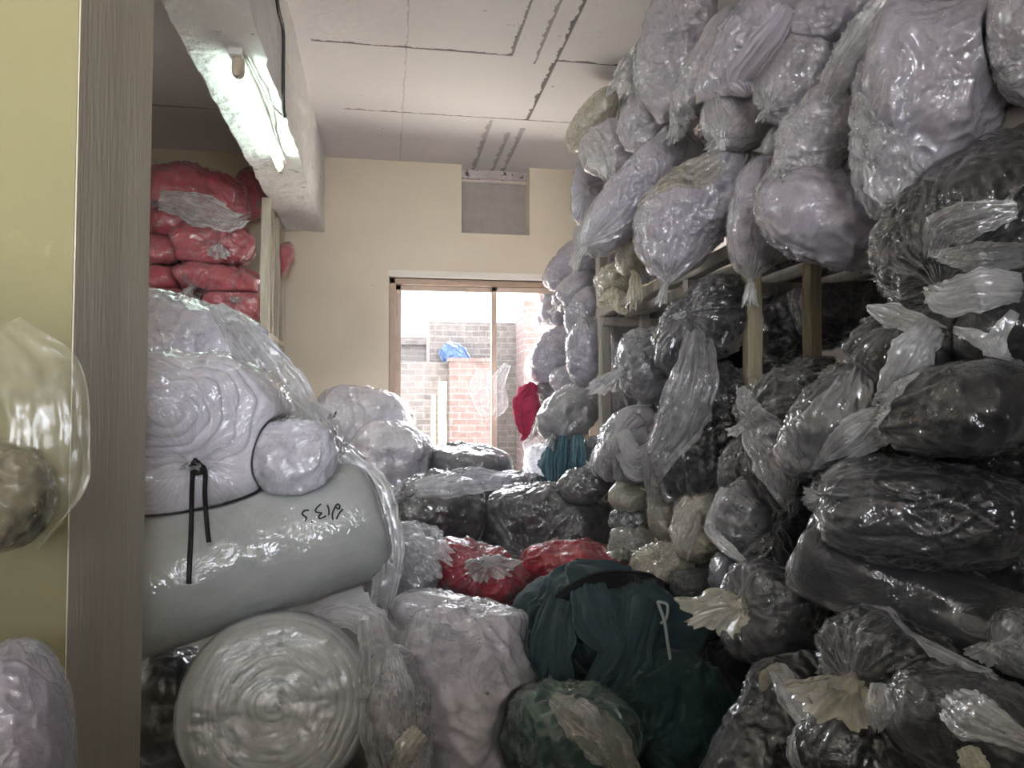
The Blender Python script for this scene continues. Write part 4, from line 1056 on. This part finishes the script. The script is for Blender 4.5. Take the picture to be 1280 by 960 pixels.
B(1215, 905, 90, 62, -12, X(.92), 'dgrey', 'film-covered black sack at the bottom right corner', G3, neck=(-.6, .5, .6), depth=.2, film='dark',
  flaps=[dict(pts=[(1190, 875, X(.78)), (1215, 895, X(.76)), (1255, 915, X(.76)), (1290, 930, X(.77))], w=[20, 26, 16, 10], mat='tail', t=.25),
         dict(pts=[(1205, 935, X(.77)), (1215, 950, X(.77)), (1220, 970, X(.77))], w=[8, 14, 14], mat='ctail')])
B(1272, 800, 34, 40, 0, X(1.0), 'dgrey', 'greyish film sack cut off by right edge above the bottom corner', G3, neck=(-.6, -.3, .7), film='milky', tail=(20, 22))
B(1095, 950, 80, 50, 0, X(.86), 'black', 'black sack filling the bottom edge under the film flower', G3, neck=(0, .6, .6), film='thin', depth=.16)

# --- heap on the floor
B(440, 532, 62, 48, -12, Y(5.3), 'bright', 'white sack with small black scribble under the cream back wall', G4, neck=(.8, .3, .4), depth=.3, crink=.7, down=4.2)
B(496, 568, 48, 36, -8, Y(4.85), 'bright', 'wrinkled white sack in front of the window, right of the scribbled one', G4, neck=(-.3, .9, .4), depth=.28, down=4.5)
B(582, 580, 56, 24, -8, Y(5.0), 'grey', 'lumpy grey sack on top of the heap below the window', G4, neck=(1, -.1, .3), depth=.28, lump=.16, down=9)
B(648, 612, 46, 22, -5, Y(4.6), 'dgrey', 'charcoal sack peeping out behind the wide knotted grey one', G4, neck=(.8, .2, .5), depth=.25)
B(553, 642, 62, 52, 8, Y(4.15), 'dgrey', 'black sack in crumpled loose film, left in the middle of the heap', G4, neck=(-.85, .35, .55), tail=(26, 30), depth=.3, film='dark', pleat=1.4,
  flaps=[dict(pts=[(520, 610, Y(3.85)), (560, 605, Y(3.8)), (600, 600, Y(3.85)), (640, 602, Y(3.95))], w=[10, 16, 16, 8], mat='milky', t=.3)])
B(684, 650, 88, 42, -4, Y(4.05), 'dgrey', 'wide grey sack with pleats gathered at a centre knot', G4, neck=(-.32, -.62, .75), tail=(10, 9), depth=.3, down=4.5, film='dark', pleat=2.0)
B(602, 722, 70, 34, -18, Y(3.25), 'dred', 'dark red sack with white film knot in the middle of the heap', G4, neck=(.1, .25, 1), tail=(18, 28), depth=.24, film='thin', pleat=1.8, kdroop=.6)
B(706, 708, 72, 30, -2, Y(3.5), 'dred', 'bright red sack with flat film top behind the teal clothes', G4, neck=(-.9, .1, .4), depth=.24, film='thin')
B(508, 705, 44, 44, 0, Y(2.95), 'white', 'loose clear film sack spilling beside the long pale roll', G4, neck=(.6, .5, .6), depth=.22, film='tail', lump=.25,
  flaps=[dict(pts=[(482, 668, Y(2.75)), (520, 680, Y(2.72)), (548, 705, Y(2.72))], w=[8, 28, 22], mat='milky', t=.2)])
B(572, 858, 92, 118, -8, Y(2.42), 'bright', 'biggest white sack on the floor, centre bottom', G4, neck=(-.35, 1, .45), depth=.27, p=2.5, lump=.12,
  flaps=[dict(pts=[(478, 800, Y(2.2)), (520, 800, Y(2.15)), (560, 812, Y(2.15)), (590, 800, Y(2.18))], w=[14, 24, 26, 10], mat='clear', t=.25)])
B(560, 775, 70, 32, -12, Y(2.62), 'bright', 'slumped white sack on top of the biggest one, below the dark red', G4, neck=(-.9, .2, .5), depth=.22, lump=.15)
B(785, 795, 118, 68, -10, Y(2.6), 'teal', 'heap of dark teal trousers with pale drawstring, bottom centre', G4, name='clothes_bundle', cat='clothes', bare=True, garment=True, depth=.28, lump=.14, p=2.6,
  flaps=[dict(pts=[(735, 735, Y(2.34)), (745, 775, Y(2.26)), (765, 815, Y(2.24)), (740, 858, Y(2.25))], w=[20, 24, 17, 9], mat='teal', name='trouser_leg', cr=.25, fold=.85, nf=3, t=.35),
         dict(pts=[(700, 750, Y(2.4)), (690, 800, Y(2.3)), (690, 850, Y(2.28))], w=[18, 24, 22], mat='teal', name='trouser_leg', cr=.25, fold=.85, nf=3, t=.3),
         dict(pts=[(800, 750, Y(2.34)), (795, 790, Y(2.27)), (785, 830, Y(2.26)), (770, 865, Y(2.26))], w=[20, 24, 22, 20], mat='teal', name='trouser_leg', cr=.25, fold=.85, nf=3, t=.3),
         dict(pts=[(690, 760, Y(2.42)), (745, 728, Y(2.42)), (810, 728, Y(2.46)), (860, 750, Y(2.5))], w=[10, 12, 12, 10], mat='black', name='waistband', cr=.2, t=.5)])
B(702, 918, 84, 56, -8, Y(2.18), 'bgreen', 'green bundle under loose clear film at the bottom edge', G4, neck=(.5, .6, .6), depth=.2, film='clear',
  flaps=[dict(pts=[(690, 872, Y(1.98)), (725, 900, Y(1.93)), (760, 930, Y(1.92)), (785, 970, Y(1.92))], w=[8, 24, 26, 16], mat='cream', t=.25),
         dict(pts=[(722, 876, Y(1.95)), (738, 895, Y(1.92)), (742, 925, Y(1.92))], w=[6, 11, 9], mat='tail', t=.4)])
B(868, 905, 100, 72, -28, Y(2.3), 'green', 'dark green cloth bundle right of the green film-covered one', G4, name='clothes_bundle', cat='clothes', bare=True, garment=True, depth=.24, folds=.7)
B(925, 845, 62, 48, -25, Y(2.36), 'black', 'black rumpled garment between the teal trousers and the black sacks', G4, name='clothes_bundle', cat='clothes', bare=True, garment=True, depth=.2)
B(500, 900, 40, 78, 6, Y(2.12), 'white', 'pale film sack standing between the coiled roll and biggest white sack', G4, neck=(.2, 1, .4), depth=.14, film='milky', lump=.2,
  flaps=[dict(pts=[(492, 820, Y(1.98)), (500, 860, Y(1.94)), (505, 905, Y(1.94))], w=[10, 16, 14], mat='tail', t=.3),
         dict(pts=[(525, 915, Y(1.92)), (510, 935, Y(1.9)), (500, 965, Y(1.9))], w=[12, 14, 10], mat='ctail', t=.6, name='film_tail')])

# --- rolls at left
B(345, 882, 116, 112, 0, Y(2.25), 'pale', 'pale fabric roll seen end on with coiled layers, bottom left', G5, name='fabric_roll', cat='fabric roll', shape='endroll', depth=.40, film='thin', lump=.02, push=.22, crink=.55,
  flaps=[dict(pts=[(462, 775, Y(2.2)), (472, 830, Y(2.1)), (470, 890, Y(2.06)), (475, 960, Y(2.06))], w=[16, 22, 22, 18], mat='tail', t=.3)])
rl = B(312, 690, 166, 84, 15, Y(2.45), 'pale', 'long pale fabric roll lying across the coiled one, with handwritten mark', G5, name='fabric_roll', cat='fabric roll', shape='roll', depth=.22, film='thin', lump=.02, crink=.45,
  flaps=[dict(pts=[(430, 570, Y(2.45)), (470, 620, Y(2.42)), (485, 690, Y(2.4)), (478, 760, Y(2.4))], w=[14, 24, 22, 14], mat='tail', t=.35),
         dict(pts=[(375, 778, Y(2.3)), (425, 768, Y(2.27)), (468, 785, Y(2.25)), (482, 830, Y(2.25))], w=[8, 14, 18, 14], mat='tail', t=.3)])
b3 = B(242, 545, 116, 104, -4, Y(2.5), 'bright', 'folded white fabric roll in clear film with black cord hanging down', G5, name='fabric_roll', cat='fabric roll', shape='bag', depth=.28, film='thin', p=2.6, neck=(-.02, -.28, 1), tail=(8, 10), lump=.08, pleat=.55, knot=False, spiral=True)
B(362, 570, 54, 52, -20, Y(2.46), 'bright', 'bulging white sack end right of the corded folded roll', G5, neck=(.5, .3, .7), depth=.22, film='milky', lump=.2,
  flaps=[dict(pts=[(330, 480, Y(2.75)), (385, 530, Y(2.6)), (430, 580, Y(2.55)), (465, 620, Y(2.5))], w=[18, 30, 26, 16], mat='clear', t=.2)])
B(245, 455, 96, 80, -10, Y(3.0), 'bright', 'tall pale film-draped sack behind the corded folded roll', G5, neck=(.1, 1, .2), depth=.3, film='milky', p=3.2, lump=.08, crink=.6, down=4,
  flaps=[dict(pts=[(270, 385, Y(2.75)), (320, 440, Y(2.7)), (365, 500, Y(2.7)), (410, 560, Y(2.75))], w=[10, 26, 28, 14], mat='milky', t=.15)])
B(205, 890, 52, 72, 0, Y(2.55), 'dgrey', 'dark film sack in shadow between the column and the coiled roll', G5, neck=(0, .8, .5), depth=.25, film='dark')
B(430, 620, 46, 60, 25, Y(3.0), 'bright', 'white sack in wrinkled film behind the long marked roll', G5, neck=(.6, .6, .4), depth=.25, film='milky')
# foreground left
B(-6, 612, 58, 54, -10, Y(1.30), 'brown', 'yellowed empty-topped film sack before the yellow column', G5, neck=(.2, 1, .3), down=1.25, depth=.09, film='yel', lump=.16, planes=[((0, 1, 0), CY0-.03)],
  flaps=[dict(pts=[(-10, 415, Y(1.33)), (25, 460, Y(1.32)), (45, 520, Y(1.31)), (42, 590, Y(1.31)), (15, 660, Y(1.31))], w=[40, 62, 66, 60, 40], mat='yel', t=.14, nf=3, fold=.25, cr=.22)])
B(12, 905, 64, 112, 4, Y(1.28), 'lilac', 'pale lilac sack at the bottom left corner before the column', G5, neck=(0, 1, .2), down=6, depth=.11, crink=.3, folds=.5, lump=.05, planes=[((0, 1, 0), CY0-.03)])

# --- red bundles, back left
RP = [((1, 0, 0), LX-.03), ((0, 0, -1), -(ZL+.01)), ((0, 0, 1), ZC-.03)]
B(250, 246, 70, 36, -8, Y(5.3), 'red', 'large red bundle under milky film on top of the left rack', G6, neck=(.8, -.2, .5), film='clear', depth=.25, planes=RP[:1],
  flaps=[dict(pts=[(200, 250, Y(5.02)), (250, 262, Y(5.0)), (286, 275, Y(5.0)), (304, 272, Y(5.02))], w=[12, 20, 14, 5], mat='milky', t=.2)])
B(312, 242, 20, 30, 0, Y(5.6), 'red', 'red bundle in shadow behind the top one near the beam', G6, neck=(0, .8, .5), depth=.2, planes=RP[:1])
B(274, 310, 50, 29, 2, Y(5.25), 'red', 'red bundle with white star knot in the middle of the left rack', G6, neck=(-.02, .05, 1), tail=(14, 11), depth=.22, pleat=2.0, kdroop=.8, planes=RP[:1])
B(204, 274, 28, 24, -10, Y(5.25), 'red', 'red bundle at the column edge, upper of three', G6, neck=(-.2, .6, .8), tail=(12, 9), depth=.2, planes=RP[:1])
B(204, 313, 26, 20, 0, Y(5.25), 'red', 'red bundle at the column edge, middle of three', G6, neck=(-.5, .1, .8), depth=.2, planes=RP[:1])
B(204, 347, 26, 17, -5, Y(5.25), 'red', 'red bundle at the column edge, lowest of three', G6, neck=(-.5, .1, .8), depth=.2, planes=RP[:1])
B(272, 349, 54, 20, -4, Y(5.22), 'red', 'flat red bundle with clear loose end below the star knot', G6, neck=(-.7, -.3, .6), tail=(20, 12), depth=.22, kdroop=.9, planes=RP[:1])
B(216, 374, 34, 13, 0, Y(5.2), 'red', 'flattened red bundle low at left just above the grey film sack', G6, neck=(.5, .2, .8), tail=(8, 8), depth=.22, planes=RP[:1])
B(290, 381, 42, 19, 0, Y(5.22), 'red', 'red bundle resting on the rail of the left rack', G6, neck=(.1, .2, .95), tail=(10, 7), depth=.22, planes=RP[:2])
B(308, 414, 26, 12, 0, Y(5.3), 'dred', 'dark red bundle hanging just under the left rack rail', G6, neck=(.3, -.7, .6), depth=.2, planes=[RP[0], ((0, 0, 1), ZL-.12)])
B(352, 322, 12, 22, -20, Y(5.68), 'red', 'red bundle end poking out past the rack uprights', G6, neck=(.9, .1, .3), depth=.14, planes=[((-1, 0, 0), -(LX+.032))])

for s in SPECS:
    # sacks in front of the rack, on its shelf and under it keep clear of its timbers
    if s.c[0] > .3 and s.c[1] < 4.16:
        if s.c[2] > ZS+.01:
            s.quads.append((0, 1, RX-.035, 2, -1, ZS+.004))
        elif s.c[0] < RX-.035:
            s.planes = list(s.planes)+[((1, 0, 0), RX-.036)]
        else:
            s.planes = list(s.planes)+[((-1, 0, 0), -(RX+.036)), ((0, 0, 1), ZS-.115)]
    elif s.c[0] > .9:
        s.planes = list(s.planes)+[((0, -1, 0), -4.21)]
for s in SPECS: build(s)
for s in SPECS: build_loose(s)

# handwritten strokes on the long roll and the far white sack, black cord on the folded roll
def strokes(s, name, lines, r, off=.003, also=()):
    bv, bf = [], []
    for o in [s]+list(also):
        v, q = capmesh(o.Vf, o.nf); k0 = len(bv)
        bv += [Vector(x) for x in v]; bf += [tuple(int(i)+k0 for i in f) for f in q.q]+[tuple(int(i)+k0 for i in f) for f in q.t]
    bvh = BVHTree.FromPolygons(bv, bf)
    VV, FF = [], []
    for ln in lines:
        pts = []
        for (x, y) in spline(np.array([(a, b, 0) for a, b in ln]), 26)[:, :2] if len(ln) > 2 else ln:
            d = Vector(ray(x, y)).normalized(); h = bvh.ray_cast(Vector(CAM), d)
            if h[0] is None: continue
            pts.append(np.array(h[0])-np.array(d)*off)
        if len(pts) < 2: continue
        pts = np.array(pts); T_ = np.gradient(pts, axis=0); k = 6; b0 = len(VV)
        for i, p in enumerate(pts):
            w = (p-CAM)/np.linalg.norm(p-CAM); t_ = T_[i]/(np.linalg.norm(T_[i])+1e-9); sd_ = np.cross(t_, w); sd_ /= np.linalg.norm(sd_)+1e-9
            for j in range(k):
                a = 2*math.pi*j/k; VV.append(p+r*(sd_*math.cos(a)+w*.5*math.sin(a)))
        n = len(pts)
        FF += [(b0+i*k+j, b0+i*k+(j+1) % k, b0+(i+1)*k+(j+1) % k, b0+(i+1)*k+j) for i in range(n-1) for j in range(k)]
    if VV: return mesh(name, VV, np.array(FF), M_blk, s.root)
cv = lambda L: [(360+x/10.667, 600+y/10.667) for x, y in L]
strokes(rl, 'handwriting', [cv(L) for L in (
    [(280, 405), (220, 408), (190, 450), (225, 485), (248, 505), (225, 552)], [(308, 558), (322, 566)],
    [(440, 320), (378, 378), (372, 425), (450, 440), (412, 478), (425, 515), (488, 490), (505, 472)],
    [(525, 330), (545, 400), (545, 470)], [(598, 532), (592, 450), (628, 360), (660, 322), (690, 345), (682, 385), (640, 372)],
    [(732, 385), (680, 450), (645, 522)])], .0022)
strokes([q for q in SPECS if 'scribble' in q.label][0], 'handwriting', [[(400, 528), (404, 519), (407, 526)], [(409, 526), (413, 517), (414, 524)], [(416, 522), (420, 515), (418, 522)]], .004)
for pts in ([(247, 574), (242, 580), (240, 610), (239, 660), (237, 700), (236, 730)], [(247, 580), (256, 588), (256, 620), (259, 660), (261, 678)]):
    strokes(b3, 'black_cord', [pts], .0065, off=.012, also=[rl])
strokes(b3, 'cord_knot', [[(240, 576), (248, 580), (252, 588), (244, 590), (240, 580)]], .009, off=.014)
st = [q for q in SPECS if 'drawstring' in q.label][0]

# pale drawstring on the trousers
M_str = plain('grey_string', (.45, .47, .46), .8)
tube('drawstring', [P(822, 752, Y(2.24)), P(830, 775, Y(2.215)), P(834, 800, Y(2.21)), P(838, 825, Y(2.215))], .005, M_str, st.root)
tube('drawstring', [P(822, 752, Y(2.24)), P(834, 756, Y(2.22)), P(833, 772, Y(2.215)), P(826, 780, Y(2.215))], .0045, M_str, st.root)

# ------------------------------------------------------------------ light
w = bpy.data.worlds.new('world'); sc.world = w; w.use_nodes = True
bg = w.node_tree.nodes['Background']; bg.inputs['Color'].default_value = (.90, .95, 1.07, 1); bg.inputs['Strength'].default_value = 11
sl = bpy.data.lights.new('sun', 'SUN'); sl.energy = 150; sl.angle = .02; sl.color = (1, .97, .96)
so = bpy.data.objects.new('sun', sl); C.objects.link(so); so.location = (3, -4, 12)
so.rotation_euler = Vector((-.6, -.015, -1)).to_track_quat('-Z', 'Y').to_euler()
pl = bpy.data.lights.new('window_portal', 'AREA'); pl.shape = 'RECTANGLE'; pl.size = WX1-WX0; pl.size_y = WZ1-WZ0
po = bpy.data.objects.new('window_portal', pl); C.objects.link(po); pl.cycles.is_portal = True
po.location = ((WX0+WX1)/2, YB+T+.02, (WZ0+WZ1)/2); po.rotation_euler = (math.radians(-90), 0, 0)

pl2 = bpy.data.lights.new('open_end_portal', 'AREA'); pl2.shape = 'RECTANGLE'; pl2.size = XR-XL; pl2.size_y = 2.95
po2 = bpy.data.objects.new('open_end_portal', pl2); C.objects.link(po2); pl2.cycles.is_portal = True
po2.location = ((XL+XR)/2, YF-.22, 1.475); po2.rotation_euler = (math.radians(90), 0, 0)
sc.view_settings.view_transform = 'Standard'; sc.view_settings.look = 'None'
sc.view_settings.exposure = 0.42; sc.view_settings.gamma = 1.0; sc.view_settings.use_curve_mapping = False
sc.cycles.max_bounces = 10; sc.cycles.diffuse_bounces = 5; sc.cycles.transparent_max_bounces = 24
sc.cycles.transmission_bounces = 6; sc.cycles.sample_clamp_indirect = 8
sc.cycles.use_denoising = True
